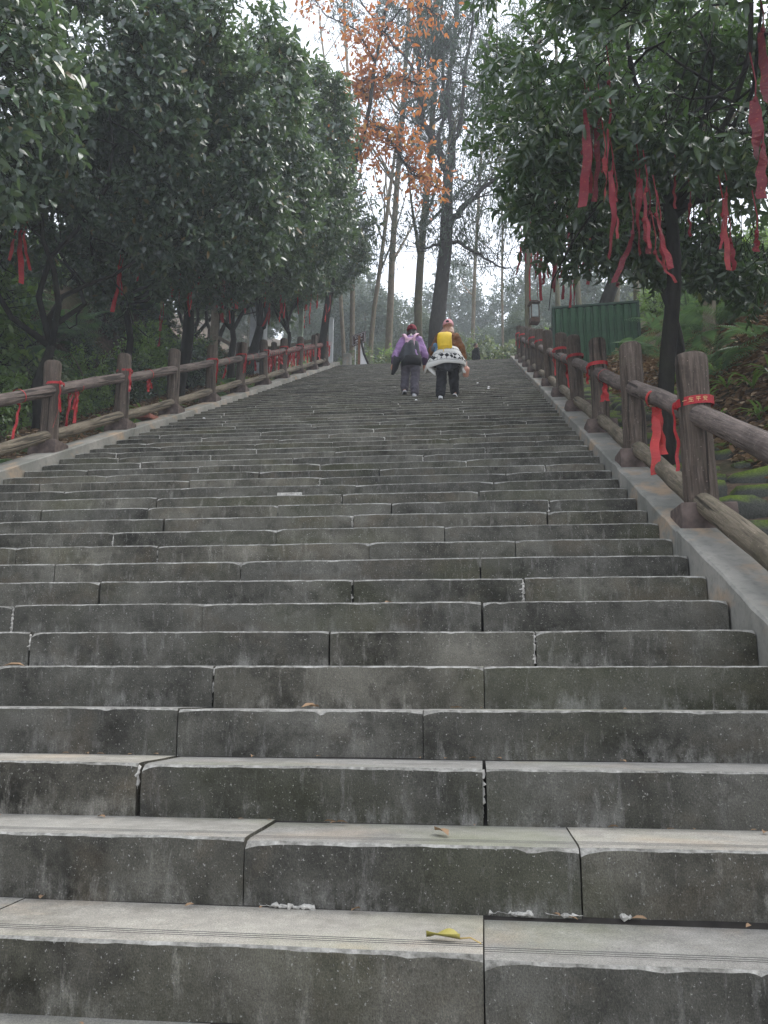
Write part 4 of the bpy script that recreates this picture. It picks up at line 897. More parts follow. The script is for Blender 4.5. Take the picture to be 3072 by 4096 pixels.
# ------------------------------------------------------------------ rusty lamp box on the lichen tree
M_GLASSY = plain('milky_panel', (.26, .29, .27), .4, .2, 8); M_RUST = plain('rusty_iron', (.07, .04, .025), .8, .5, 14, .2, .4)
p = atY(2136, 1260, 27.3); lb = thing('lamp_box', 'small rusty lamp box with milky panes fixed to a thin tree', 'lamp', (p[0], p[1]-.12, p[2]-.36), R(12))
for sx in (-1, 1):
    for sy in (-1, 1): b = MB(); b.box((sx*.13, sy*.13, .36), (.03, .03, .66)); b.build('corner_bar', M_RUST, lb)
for c, d in (((0, -.12, .42), (.24, .012, .44)), ((-.12, 0, .42), (.012, .24, .44)), ((.12, 0, .42), (.012, .24, .44)), ((0, .12, .42), (.24, .012, .44))): b = MB(); b.box(c, d); b.build('pane', M_GLASSY, lb)
b = MB(); b.box((0, 0, .72), (.36, .36, .05)); b.box((0, 0, .77), (.24, .24, .06)); b.build('cap', M_RUST, lb); b = MB(); b.box((0, 0, .08), (.3, .3, .16)); b.box((0, .22, .4), (.06, .2, .06)); b.build('base', M_RUST, lb)
# ------------------------------------------------------------------ sign, white board and pillars by the stair head
M_SIGN = plain('brown_sign_paint', (.075, .026, .028), .5, .08, 4); M_WHITE = plain('white_paint', (.78, .78, .78), .6, .06, 10); M_PILLAR = plain('white_painted_concrete', (.55, .57, .57), .85, .18, 4, .2, .2)
Y_ = 28.6; p0 = atY(1406, 1440, Y_); p1 = atY(1463, 1440, Y_); zc0 = atY(1408, 1396, Y_)[2]; zc1 = atY(1408, 1352, Y_)[2]
cx, wd, hh = (p0[0]+p1[0])/2, (p1[0]-p0[0]), zc1-zc0; rz = R(-34); wd = wd/math.cos(rz)
sg = thing('direction_sign', 'brown direction sign with white Chinese characters and a left arrow', 'sign', (cx, Y_, ZTOP-.05), rz)
zc = (zc0+zc1)/2-ZTOP+.22
b = MB(); b.box((0, 0, zc), (wd, .03, hh)); b.build('board', M_SIGN, sg)
fr = MB()
for c, d in (((0, -.019, zc+hh/2-.03), (wd-.06, .006, .012)), ((0, -.019, zc-hh/2+.03), (wd-.06, .006, .012)), ((-wd/2+.036, -.019, zc), (.012, .006, hh-.07)), ((wd/2-.036, -.019, zc), (.012, .006, hh-.07))): fr.box(c, d)
fr.build('border', M_WHITE, sg)
put('lettering', text_mesh('宝云寺', wd*.23, mat=M_WHITE), sg, (0, -.021, zc+hh*.2), (math.pi/2, 0, 0))
ar = MB(); ar.add([(-.30*wd, -.02, zc-hh*.12), (-.1*wd, -.02, zc-hh*.02), (-.1*wd, -.02, zc-hh*.085), (.3*wd, -.02, zc-hh*.085), (.3*wd, -.02, zc-hh*.155), (-.1*wd, -.02, zc-hh*.155), (-.1*wd, -.02, zc-hh*.22)], [(0, 6, 5, 4, 3, 2, 1)]); ar.build('arrow', M_WHITE, sg)
sm = MB()
for i in range(5): sm.box(((-.2+i*.1)*wd, -.02, zc-hh*.31), (.06*wd, .006, .07*hh))
sm.build('small_lettering', M_WHITE, sg)
for s_ in (-.3, .3): b = MB(); b.tube([(s_*wd, .03, -.1), (s_*wd, .03, zc+.1)], [.025]*2, 8); b.build('pole', M_PILLAR, sg)
M_PLANK = plain('orange_brown_plank', (.20, .10, .06), .8, .3, 10, .3)
p = atY(1436, 1450, 28.1); bd = thing('leaning_board', 'white board with an orange-brown plank edge and a slanting dark rail', 'board', (p[0], 28.1, ZTOP-.05))
zt = atY(1434, 1345, 28.1)[2]-ZTOP+.05; xr = atY(1470, 1440, 28.1)[0]-p[0]
b = MB(); b.box((0, 0, zt/2), (.09, .09, zt)); b.build('post', M_PLANK, bd)
b = MB(); V = [(.05, y, z) for y in (-.015, .015) for z in (0, zt*.8)]; b.add([(.046, -.015, 0), (xr, -.015, 0), (xr, -.015, .25), (.05, -.015, zt*.86), (.046, .015, 0), (xr, .015, 0), (xr, .015, .25), (.05, .015, zt*.86)], [(0, 1, 2, 3), (7, 6, 5, 4), (0, 4, 5, 1), (1, 5, 6, 2), (2, 6, 7, 3), (3, 7, 4, 0)]); b.build('panel', M_WHITE, bd)
b = MB(); b.tube([(.06, -.02, zt*.9), (xr*.6, -.02, zt*.5), (xr+.05, -.02, .28), (xr+.07, -.02, 0)], [.04]*4, 8); b.build('rail', M_BARKBIG, bd)
for (pxa, pxb, y0, Y, lab, name) in ((1010, 1066, 1232, 27.0, 'wide white-painted concrete pillar behind the ribboned trees', 'concrete_pillar'), (1318, 1334, 1276, 27.9, 'slim white concrete pillar at the end of the fence', 'concrete_pillar'), (1198, 1214, 1232, 27.2, 'slim greenish concrete pillar between two evergreens', 'concrete_pillar')):
    a = atY(pxa, y0, Y); c = atY(pxb, y0, Y); w_ = c[0]-a[0]; x = (a[0]+c[0])/2; g_ = gh(x, Y)-.4; h = a[2]-g_
    b = MB(); b.box((0, 0, h/2), (w_, w_*.9, h)); b.box((0, 0, h+.02), (w_*.86, w_*.8, .06), taper=.7); o = b.build(name, M_PILLAR if 'green' not in lab else plain('greenish_concrete', (.32, .38, .28), .9, .3, 5), None, False, (x, Y, g_)); tag(o, lab, 'pillar')
p = atY(1400, 1415, 28.0); b = MB(); b.box((0, 0, .33), (.34, .3, .7), taper=.85); bo = b.build('stone_pier', M_CONC, None, False, (p[0]-.1, 28.0, ZTOP-.04)); bo.modifiers.new('bevel', 'BEVEL').width = .04; tag(bo, 'rough grey stone pier beside the brown sign', 'pier')
# upper branch fence
uf = thing('log_fence', 'short weathered log fence turning off behind the ribboned trees', 'fence')
pts = [(-5.35, 26.6), (-6.75, 26.2), (-8.1, 26.6), (-9.4, 27.4)]; prev = None
for i, (x, y) in enumerate(pts):
    z = gh(x, y)+[.55, .35, .35, .6][i]*1.0; put('post', POSTS[i], uf, (x, y, z-.35), (0, 0, i))
    for hgt in (.6, .15):
        if prev is not None:
            a = Vector(prev)+Vector((0, 0, hgt)); c = Vector((x, y, z))+Vector((0, 0, hgt)); d = c-a; m = rail_mesh(d.length, .06, M_RAILLOW, i+int(hgt*10))
            ob = put('rail', m, uf, (a+c)/2); ob.rotation_mode = 'QUATERNION'; ob.rotation_quaternion = d.to_track_quat('Z', 'X')
    prev = (x, y, z)
# ------------------------------------------------------------------ small things on and beside the steps
def on_tread(px, py, k):
    d = ray(px, py); z = NOS_Z+k*RIS; return CAM+d*((z-CAM[2])/d[2])
a = on_tread(1705, 3752, 0); c = on_tread(1840, 3765, 0); e = on_tread(1925, 3782, 0)
M_YLEAF = leaf_mat('fallen_yellow_leaf', [(0, (.36, .31, .07)), (1, (.42, .36, .09))], .5, .2)
t = thing('fallen_leaf', 'yellow-green fallen leaf lying on the grooved bottom step', 'leaf', tuple(c))
L = float(np.linalg.norm(a-c)); k = 10; f = np.linspace(0, 1, k); wd_ = np.sin(np.clip(f*1.02, 0, 1)*math.pi)**.7*L*.2; ax = (a-c)/L; sd = np.cross(ax, [0, 0, 1.0])
b = MB(); V = []
for i in range(k):
    q = ax*L*f[i]; V += [q+sd*wd_[i]+np.array([0, 0, .012+.01*math.sin(f[i]*5)]), q+np.array([0, 0, .004+.006*f[i]]), q-sd*wd_[i]+np.array([0, 0, .016])]
b.add(V, [(i*3+j, i*3+j+1, i*3+4+j, i*3+3+j) for i in range(k-1) for j in range(2)]); ob = b.build('blade', M_YLEAF, t, True); ob.modifiers.new('thick', 'SOLIDIFY').thickness = .001
b = MB(); b.tube([(0, 0, .006), tuple((e-c)*.5+np.array([0, 0, .012])), tuple(e-c+np.array([0, 0, .004]))], [.0022, .002, .0016], 6); b.build('stalk', plain('leaf_stalk', (.34, .25, .10), .6), t)
# thin brown leaves and scraps caught on the steps
SM = [fastmesh('dry_leaf', *leaves(np.zeros((1, 3)), np.array([[1., 0, .1]]), np.array([[.1, .2, 1.]]), .09, .035, LEAF8), M_LITTER) for _ in range(1)]
for i in range(34):
    k = rr.choice((1, 2, 3, 4, 6, 8, 9, 11, 13, 15, 18, 20, 22, 25, 28, 30, 33, 36, 40)); x = rr.uniform(XL+.3, XR-.1); o = put('dry_leaf', SM[0], None, (x, NOS_Y+k*TRD+rr.uniform(.08, TRD-.03), NOS_Z+k*RIS+.006), (0, 0, rr.uniform(0, 6.28)), rr.uniform(.6, 1.1))
    tag(o, 'small dry brown leaf lying on a step tread', 'leaf', 'dry leaves on the steps')
for i in range(46):
    k = rr.choice((-1, 0, 0, 1, 1, 1, 2, 2, 3, 4)); x = rr.uniform(-1.6, 1.1); o = put('dry_leaf', SM[0], None, (x, NOS_Y+(k+1)*TRD-rr.uniform(.012, .05), NOS_Z+k*RIS+.006), (rr.uniform(-.2, .2), 0, rr.uniform(0, 6.28)), rr.uniform(.22, .5))
    tag(o, 'tiny brown leaf scrap caught at the foot of a riser', 'leaf', 'leaf scraps at the riser feet')
for (px, py, k) in ((805, 1662, 29), (1658, 1593, 34), (1906, 1510, 43), (1950, 1540, 40), (1949, 1548, 39)):
    x = atY(px, py, NOS_Y+k*TRD)[0]; b = MB(); V, F = leaves(np.zeros((1, 3)), np.array([[1., .3, .25]]), np.array([[.2, -.6, .8]]), .06, .045, LEAF8); o = put('paper_scrap', fastmesh('paper_scrap', V, F, M_WHITE), None, (x, NOS_Y+k*TRD+.05, NOS_Z+k*RIS+.012)); tag(o, 'crumpled white paper scrap lying on a step tread', 'litter', 'paper scraps on the steps')
# red brick slab, hose
p = atX(605, 1662, XL-.22); b = MB(); b.box((0, 0, .03), (.26, .5, .07)); bo = b.build('brick_slab', plain('brick_red', (.22, .085, .06), .85, .3, 20, .2, .3), None, False, (XL-.3, p[1], line(p[1])+.08)); bo.rotation_euler = (TH*.5, 0, .1); bo.modifiers.new('bevel', 'BEVEL').width = .008; tag(bo, 'reddish brick slab lying on the kerb behind the rail', 'brick')
b = MB(); ys_ = np.linspace(5.5, 13.5, 30); b.tube([(XL-.52+.1*math.sin(y*1.3)+.05*math.sin(y*3.1), y, gh(XL-.52, y)+.03+.02*math.sin(y*2)) for y in ys_], [.024]*30, 8); o = b.build('black_hose', plain('black_rubber', (.012, .013, .015), .45), None, True); tag(o, 'black plastic hose lying in the soil behind the kerb', 'hose')
# bare roots and fallen sticks on the fern bank
for i in range(9):
    y = rr.uniform(10.5, 18); x = rr.uniform(-9.6, -8.0); b = MB(); r_ = np.random.default_rng(i); a = np.array([0, 0, 0.]); e = np.array([rr.uniform(-.4, .5), rr.uniform(-1.2, 1.2), rr.uniform(.5, 1.6)])
    b.tube(branch_path(a, e, r_, 7, .15), np.linspace(.022, .008, 7), 6); o = b.build('bare_stick', M_BARKPALE if i % 2 else M_BARK, None, True, (x, y, gh(x, y)-.03)); tag(o, 'bare dead stick leaning on the fern bank', 'stick', 'dead sticks on the bank')
# ------------------------------------------------------------------ people
def caps(mb, a, b, ra, rb, n=12, k=6, flat=1.0):
    """closed tapered limb piece with round ends"""
    a = np.array(a, float); b = np.array(b, float); d = unit(b-a); P = []; r = []
    for t in (-1, -.8, -.45, 0): P.append(a+d*ra*t); r.append(max(ra*math.sqrt(max(0, 1-t*t)), ra*.05))
    for t in np.linspace(.15, .85, k-2): P.append(a+(b-a)*t); r.append(ra+(rb-ra)*t)
    for t in (0, .45, .8, 1): P.append(b+d*rb*t); r.append(max(rb*math.sqrt(max(0, 1-t*t)), rb*.05))
    mb.tube(P, r, n, flat=flat)
def soft(o, vox, it=6, fac=.5):
    m = o.modifiers.new('remesh', 'REMESH'); m.mode = 'VOXEL'; m.voxel_size = vox; m.use_smooth_shade = True
    s_ = o.modifiers.new('smooth', 'SMOOTH'); s_.factor = fac; s_.iterations = it
    if vox >= .0135:
        tx = bpy.data.textures.get('folds') or bpy.data.textures.new('folds', 'CLOUDS'); tx.noise_scale = .075; tx.noise_depth = 2
        d = o.modifiers.new('folds', 'DISPLACE'); d.texture = tx; d.strength = .045; d.mid_level = .5; d.texture_coords = 'LOCAL'
    return o
def loft(mb, rings, n=20, cap=True):
    """rings: (centre, rx, ry)"""
    a = np.arange(n)/n*2*math.pi; V = []
    for (c, rx, ry) in rings: V.append(np.stack([c[0]+np.cos(a)*rx, c[1]+np.sin(a)*ry, np.full(n, c[2])], 1))
    k = len(rings); F = [(i*n+j, i*n+(j+1) % n, (i+1)*n+(j+1) % n, (i+1)*n+j) for i in range(k-1) for j in range(n)]
    if cap: F += [tuple(range(n-1, -1, -1)), tuple(range((k-1)*n, k*n))]
    mb.add(np.concatenate(V), F)
M_SKIN = plain('skin', (.42, .22, .15), .55, .08, 20, .4); M_SKIN2 = plain('tanned_skin', (.20, .10, .065), .5, .1, 20, .4)
def hand(mb, wr, fwd, out, curl=.5):
    """palm, four unequal bent fingers and a thumb"""
    wr = np.array(wr, float); f = unit(np.array(fwd, float)); o_ = unit(np.array(out, float)-f*np.dot(out, f)); nrm = np.cross(f, o_)
    caps(mb, wr, wr+f*.05, .024, .033, 10, 4, .62)
    for i, L in enumerate((.066, .075, .07, .055)):
        b = wr+f*.075+o_*(.026-.0175*i); m1 = b+f*L*.5+nrm*L*.12*curl; m2 = m1+f*L*.35+nrm*L*.42*curl; caps(mb, b-f*.02, m1, .0095, .009, 8, 4); caps(mb, m1, m2, .009, .0075, 8, 4)
    b = wr+f*.025+o_*.028; m1 = b+f*.03+o_*.022+nrm*.012*curl; caps(mb, b, m1, .012, .0105, 8, 4); caps(mb, m1, m1+f*.028+nrm*.014*curl, .0105, .008, 8, 4)
def head(mb, c, look=(0, 1, 0), s=1.0):
    c = np.array(c, float); f = unit(np.array(look, float)); side = np.cross(f, [0, 0, 1.0])
    R_ = np.stack([side, f, np.array([0, 0, 1.])], 1)
    mb.ball(c+np.array([0, 0, .02])*s, np.array([.074, .092, .105])*s, 16, rot=R_); mb.ball(c+f*.03*s+np.array([0, 0, -.055])*s, np.array([.056, .06, .062])*s, 14, rot=R_)
    mb.ball(c+f*.088*s+np.array([0, 0, -.012])*s, np.array([.014, .022, .024])*s, 8, rot=R_)      # nose
    mb.ball(c+f*.074*s+np.array([0, 0, -.062])*s, np.array([.024, .014, .008])*s, 8, rot=R_)      # lips
    for sg in (-1, 1): mb.ball(c+side*sg*.076*s-f*.008*s+np.array([0, 0, -.005])*s, np.array([.009, .02, .03])*s, 8, rot=R_)
    return c, f, side
def eyes(t, c, f, side, s=1.0):
    for sg in (-1, 1): b = MB(); b.ball(np.array(c)+f*.076*s+side*sg*.03*s+np.array([0, 0, .012])*s, .011*s, 8); b.build('eye', plain('dark_eye', (.02, .015, .012), .3) if 'dark_eye' not in bpy.data.materials else bpy.data.materials['dark_eye'], t, True)
def shoe(t, c, yaw, mat, sole, pitch=0.0):
    b = MB(); b.ball((0, .03, .05), (.045, .085, .05), 12); b.ball((0, .11, .035), (.043, .085, .035), 12); b.ball((0, -.035, .055), (.04, .05, .055), 12); caps(b, (0, -.03, .06), (0, -.03, .11), .042, .046, 10, 4)
    R_ = Matrix.Rotation(yaw, 4, 'Z') @ Matrix.Rotation(pitch, 4, 'X'); o = soft(b.build('shoe', mat, t, True), .01, 3); o.matrix_local = Matrix.Translation(c) @ R_
    s_ = MB(); pr = [(.0, -.09), (.032, -.08), (.04, -.03), (.04, .05), (.047, .12), (.036, .175), (.0, .198)]; pr2 = pr+[(-x, y) for x, y in pr[::-1][1:-1]]; k = len(pr2)
    s_.add([(x, y, z) for z in (0.0, .026) for (x, y) in pr2], [tuple(range(k-1, -1, -1)), tuple(range(k, 2*k))]+[(i, (i+1) % k, k+(i+1) % k, k+i) for i in range(k)]); s_.build('sole', sole, o); return o
def cap_hat(t, c, f, col, hole, s=1.0):
    """baseball cap seen from behind: dome, brim in front, dark strap opening at the back"""
    side = np.cross(f, [0, 0, 1.0]); R_ = np.stack([side, f, np.array([0, 0, 1.])], 1); b = MB(); n = 20; V = []; h = 7
    for i in range(h+1):
        e = i/h*math.pi/2; V += [(math.cos(a)*.104*math.cos(e)**.75, math.sin(a)*.122*math.cos(e)**.75, -.02+.138*math.sin(e)) for a in np.arange(n)/n*2*math.pi]
    V = np.array(V); b.add(V @ R_.T, [(i*n+j, i*n+(j+1) % n, (i+1)*n+(j+1) % n, (i+1)*n+j) for i in range(h) for j in range(n)]+[tuple(h*n+j for j in range(n))]+[tuple(range(n-1, -1, -1))])
    br = []
    for i in range(9): a = math.pi*(.12+.76*i/8); br += [(math.cos(a)*.085, math.sin(a)*.1, .012), (math.cos(a)*.095, math.sin(a)*.1+.075*math.sin(a), -.006)]
    br = np.array(br); up = br+np.array([0, 0, .006]); m = len(br); b.add(np.concatenate([br, up]) @ R_.T, [(2*i, 2*i+1, 2*i+3, 2*i+2) for i in range(8)]+[(m+2*i+2, m+2*i+3, m+2*i+1, m+2*i) for i in range(8)]+[(2*i+1, m+2*i+1, m+2*i+3, 2*i+3) for i in range(8)])
    b.ball((0, 0, .108), (.009, .009, .006), 6)
    o = b.build('cap', col, t, True, tuple(c)); q = MB(); q.ball((0, 0, 0), (.032, .012, .026), 10, rot=R_); q.build('strap_opening', hole, o, True, tuple(-f*.112+np.array([0, 0, .03]))); return o
def tread_z(k): return NOS_Z+k*RIS
def tread_y(k): return NOS_Y+k*TRD
blk = plain('black_cloth', (.016, .016, .018), .85, .35, 14, .2, .2)
# ---- walker with the yellow backpack
def walker_yellow():
    k = 34; x0, y0, z0 = -.545, tread_y(k)+.12, tread_z(k)
    t = thing('person', 'person in a brown jacket and pink cap, patterned white sweater tied at the waist', 'person', (x0, y0, z0))
    lf = np.array([-.10, .02, 0]); rf = np.array([.15, TRD+.0, RIS]); hip = np.array([.02, .16, .90]); ch = np.array([.03, .22, 1.24]); nk = np.array([.035, .24, 1.40]); hd = np.array([.045, .27, 1.535])
    b = MB(); loft(b, [((hip[0], hip[1], .80), .12, .09), ((hip[0], hip[1], .92), .155, .11), ((hip[0], hip[1]+.02, 1.05), .13, .095), ((ch[0], ch[1], 1.22), .165, .11), ((ch[0], ch[1], 1.34), .16, .085), ((nk[0], nk[1], 1.38), .07, .06)])
    caps(b, nk-np.array([0, 0, .06]), hd-np.array([0, 0, .06]), .05, .047); c, f, sd = head(b, hd, (.1, 1, 0))
    for s_, ft in ((-1, lf), (1, rf)):
        h_ = hip+np.array([.085*s_, 0, -.06]); an = ft+np.array([0, -.02, .10]); kn = (h_+an)/2+np.array([.0, .07, .02]); caps(b, h_, kn, .085, .06); caps(b, kn, an, .058, .04); caps(b, an, an+np.array([0, .1, -.06]), .035, .03)
    arms = {}
    for s_, el, wr in ((-1, (-.27, .30, 1.08), (-.20, .50, 1.02)), (1, (.30, .22, 1.06), (.335, .20, .83))):
        sh_ = ch+np.array([.17*s_, 0, .09]); el = np.array(el); wr = np.array(wr); caps(b, sh_, el, .05, .04); caps(b, el, wr, .04, .027); arms[s_] = (sh_, el, wr); hand(b, wr, wr-el, (-.3*s_, -.2, 0), .8 if s_ > 0 else .4)
    soft(b.build('body', M_SKIN, t, True), .009); eyes(t, c, f, sd)
    br = plain('brown_jacket', (.15, .062, .022), .8, .3, 9, .2, .3); b = MB()
    loft(b, [((hip[0], hip[1], .93), .18, .13), ((hip[0], hip[1]+.02, 1.05), .185, .135), ((ch[0], ch[1], 1.2), .20, .14), ((ch[0], ch[1], 1.32), .195, .115), ((ch[0], ch[1]+.01, 1.38), .13, .09), ((nk[0], nk[1], 1.42), .075, .07)])
    for s_, (sh_, el, wr) in arms.items(): caps(b, sh_-np.array([.02*s_, 0, 0]), el, .078, .066, 14); caps(b, el, wr-(wr-el)*.12, .066, .05, 14)
    soft(b.build('jacket', br, t, True), .014, 4)
    b = MB(); loft(b, [((hip[0], hip[1], .70), .18, .13), ((hip[0], hip[1], .86), .19, .135), ((hip[0], hip[1], .97), .17, .125)])
    for s_, ft in ((-1, lf), (1, rf)):
        h_ = hip+np.array([.09*s_, 0, -.08]); an = ft+np.array([0, .005, .15]); kn = (h_+an)/2+np.array([.0, .05, .02]); caps(b, h_, kn, .115, .098, 14); caps(b, kn, an, .095, .088, 14)
    soft(b.build('trousers', blk, t, True), .014, 4)
    wh = plain('white_shoe', (.62, .62, .63), .6, .1, 20); bs = plain('black_sole', (.02, .02, .02), .7); shoe(t, lf, .06, wh, bs, -.12); shoe(t, rf, -.2, wh, bs, -.35)
    hr = plain('auburn_hair', (.21, .085, .036), .45, .5, 40, .4, .5); b = MB(); b.ball(hd+np.array([0, -.03, .02]), (.094, .1, .105), 16); loft(b, [((hd[0]-.05, hd[1]-.15, 1.30), .15, .05), ((hd[0]-.03, hd[1]-.12, 1.38), .145, .07), ((hd[0], hd[1]-.06, 1.47), .112, .075), ((hd[0], hd[1]-.03, 1.55), .08, .07)]); soft(b.build('hair', hr, t, True), .011, 3)
    cap_hat(t, hd+np.array([0, -.005, .045]), unit(np.array([.1, 1, .0])), plain('pink_cap', (.62, .30, .32), .75, .1, 12), blk)
    # patterned sweater knotted at the waist
    m = NT('white_and_black_knit'); oc = m.coord('Object'); sx = m.n('ShaderNodeSeparateXYZ'); m.l(oc, sx.inputs[0])
    ck = m.n('ShaderNodeTexChecker'); mp = m.n('ShaderNodeMapping'); mp.inputs['Scale'].default_value = (1, 1, 1.0); mp.inputs['Rotation'].default_value = (0, .7, 0); m.l(oc, mp.inputs[0]); m.l(mp.outputs[0], ck.inputs[0]); ck.inputs[3].default_value = 15; ck.inputs[1].default_value = (0, 0, 0, 1); ck.inputs[2].default_value = (1, 1, 1, 1)
    wv_ = m.n('ShaderNodeTexChecker'); m.l(oc, wv_.inputs[0]); wv_.inputs[3].default_value = 55; wv_.inputs[1].default_value = (0, 0, 0, 1); wv_.inputs[2].default_value = (1, 1, 1, 1)
    W_ = (1, 1, 1); K_ = (0, 0, 0)
    band = m.ramp(m.val(sx.outputs[2], .66, 1.06), [(0, K_), (.30, K_), (.305, W_), (.58, W_), (.585, K_), (1, K_)], 'CONSTANT')
    thin = m.ramp(m.val(sx.outputs[2], .66, 1.06), [(0, K_), (.24, K_), (.245, W_), (.28, W_), (.285, K_), (.61, K_), (.615, W_), (.645, W_), (.65, K_), (.80, K_), (.805, W_), (.87, W_), (.875, K_), (1, K_)], 'CONSTANT')
    mk1 = m.n('ShaderNodeMath', operation='MULTIPLY'); m.l(band, mk1.inputs[0]); m.l(ck.outputs[1], mk1.inputs[1]); mk2 = m.n('ShaderNodeMath', operation='MULTIPLY'); m.l(thin, mk2.inputs[0]); m.l(wv_.outputs[1], mk2.inputs[1])
    mxx = m.n('ShaderNodeMath', operation='MAXIMUM'); m.l(mk1.outputs[0], mxx.inputs[0]); m.l(mk2.outputs[0], mxx.inputs[1])
    m.col(m.mix(mxx.outputs[0], (.60, .59, .56), (.02, .02, .022))).rough(.95, .1).bump(m.noise(oc, 220, 2), .6, .004)
    b = MB(); n = 32; V = []
    for z, rx, ry, cxx in ((1.055, .20, .16, .0), (1.0, .23, .185, .0), (.92, .275, .21, -.01), (.84, .335, .235, -.02), (.75, .375, .245, -.03), (.68, .38, .245, -.03)):
        for j in range(n):
            a = 2*math.pi*j/n; wz = -.03*math.sin(a*2.0+.6)*(1.045-z)*2 - .10*max(0, -math.cos(a))**3*(1.045-z)*1.6; fl = 1+.045*math.sin(a*7+z*9)*(1.05-z)*3
            V.append((hip[0]+cxx+math.cos(a)*rx*fl, hip[1]+math.sin(a)*ry*fl, z+wz))
    b.add(V, [(i*n+j, i*n+(j+1) % n, (i+1)*n+(j+1) % n, (i+1)*n+j) for i in range(5) for j in range(n)]); o = b.build('waist_sweater', m.m, t, True); o.modifiers.new('thick', 'SOLIDIFY').thickness = .014
    b = MB(); P = np.array([(-.27, .06, .80), (-.30, .02, .68), (-.25, .0, .58), (-.19, .0, .50)]); b.add(*strip_mesh(P, np.array([(.05, .03, .02), (.055, .02, .0), (.045, .02, .0), (.012, .01, 0)]), th=.014)); P = np.array([(.31, .13, .74), (.325, .1, .64), (.335, .09, .56)]); b.add(*strip_mesh(P, np.array([(.03, .02, 0), (.03, .02, 0), (.022, .015, 0)]), th=.014)); b.build('sweater_sleeve', m.m, t, True)
    dg = plain('dark_grey_cloth', (.035, .037, .042), .8, .3, 10); b = MB(); n = 17; V = []
    for z, w_, d in ((.80, .24, .19), (.70, .235, .2), (.62, .19, .205), (.56, .1, .2)):
        for j in range(n): u = j/(n-1)*2-1; V.append((hip[0]+u*w_, hip[1]-d*math.sqrt(max(.05, 1-.75*u*u))+.012*math.sin(u*9), z+.05*u*u))
    b.add(V, [(i*n+j, (i+1)*n+j, (i+1)*n+j+1, i*n+j+1) for i in range(3) for j in range(n-1)]); o = b.build('jacket_tail', dg, t, True); o.modifiers.new('thick', 'SOLIDIFY').thickness = .012
    # backpack, plush toy and flask are things of their own
    ye = plain('yellow_nylon', (.72, .48, .02), .6, .12, 9, .4, .3); bp = thing('backpack', 'bright yellow backpack on the back of the person in the brown jacket', 'backpack', (x0+ch[0]-.045, y0+ch[1]-.21, z0+.985))
    b = MB(); loft(b, [((0, .0, .0), .105, .05), ((0, -.01, .03), .125, .07), ((0, -.015, .14), .132, .078), ((0, -.01, .25), .128, .07), ((0, .01, .33), .118, .05), ((0, .03, .355), .09, .03)], 24); V = b.v[0]; V[:, 0] = np.sign(V[:, 0])*np.abs(V[:, 0]/.13)**.75*.135; V += (np.sin(V[:, [2, 0, 0]]*43)+np.sin(V[:, [0, 2, 2]]*71))*.006; ob = b.build('bag_body', ye, bp, True)
    b = MB(); b.box((0, -.075, .1), (.17, .03, .12)); o2 = b.build('front_pocket', ye, bp); o2.modifiers.new('bevel', 'BEVEL').width = .014
    for s_ in (-1, 1): b = MB(); P = np.array([(s_*.1, .02, .34), (s_*.105, .1, .385), (s_*.11, .22, .34), (s_*.115, .30, .2), (s_*.11, .25, .05), (s_*.12, .08, .0)]); b.add(*strip_mesh(P, np.tile((.022, 0, 0), (6, 1)), th=.008)); b.build('shoulder_strap', blk, bp, True)
    b = MB(); b.tube([(-.02, -.07, .02), (-.02, -.075, -.06)], [.007, .006], 6); b.build('strap_end', ye, bp)
    tb = plain('blue_plush', (.10, .20, .32), .9, .2, 20); ty = thing('plush_toy', 'small blue and grey plush toy hanging beside the yellow backpack', 'toy', (x0-.19, y0+.08, z0+.98))
    b = MB(); b.ball((0, 0, .13), (.05, .045, .05), 12); b.ball((.02, -.01, .04), (.035, .035, .075), 12, rot=np.array(Matrix.Rotation(.4, 3, 'Y'))); soft(b.build('body', tb, ty, True), .01, 3); b = MB(); b.ball((-.035, 0, .07), (.05, .045, .055), 12); b.build('grey_head', plain('grey_plush', (.07, .08, .10), .9, .2, 20), ty, True)
    pk = plain('pink_flask', (.62, .30, .22), .35, .06, 6, .5); wr = arms[1][2]; fk = thing('flask', 'pink flask held in the hand of the person in the brown jacket', 'bottle', (x0+wr[0]+.03, y0+wr[1]-.02, z0+wr[2]-.2)); fk.rotation_euler = (1.2, 0, .1)
    b = MB(); b.lathe([(.045, -.11), (.056, -.105), (.058, -.02), (.058, .06), (.045, .085), (.03, .1)], 18, (0, 0, 0)); b.build('flask_body', pk, fk, True); b = MB(); b.lathe([(.026, -.1), (.026, -.114)], 16); b.build('base_disc', plain('grey_base', (.30, .34, .38), .4), fk, True)
    b = MB(); b.tube([(0, .0, .1), (.0, .03, .15), (0, .05, .2), (0, .01, .14)], [.006]*4, 6); b.build('loop', pk, fk, True)
walker_yellow()
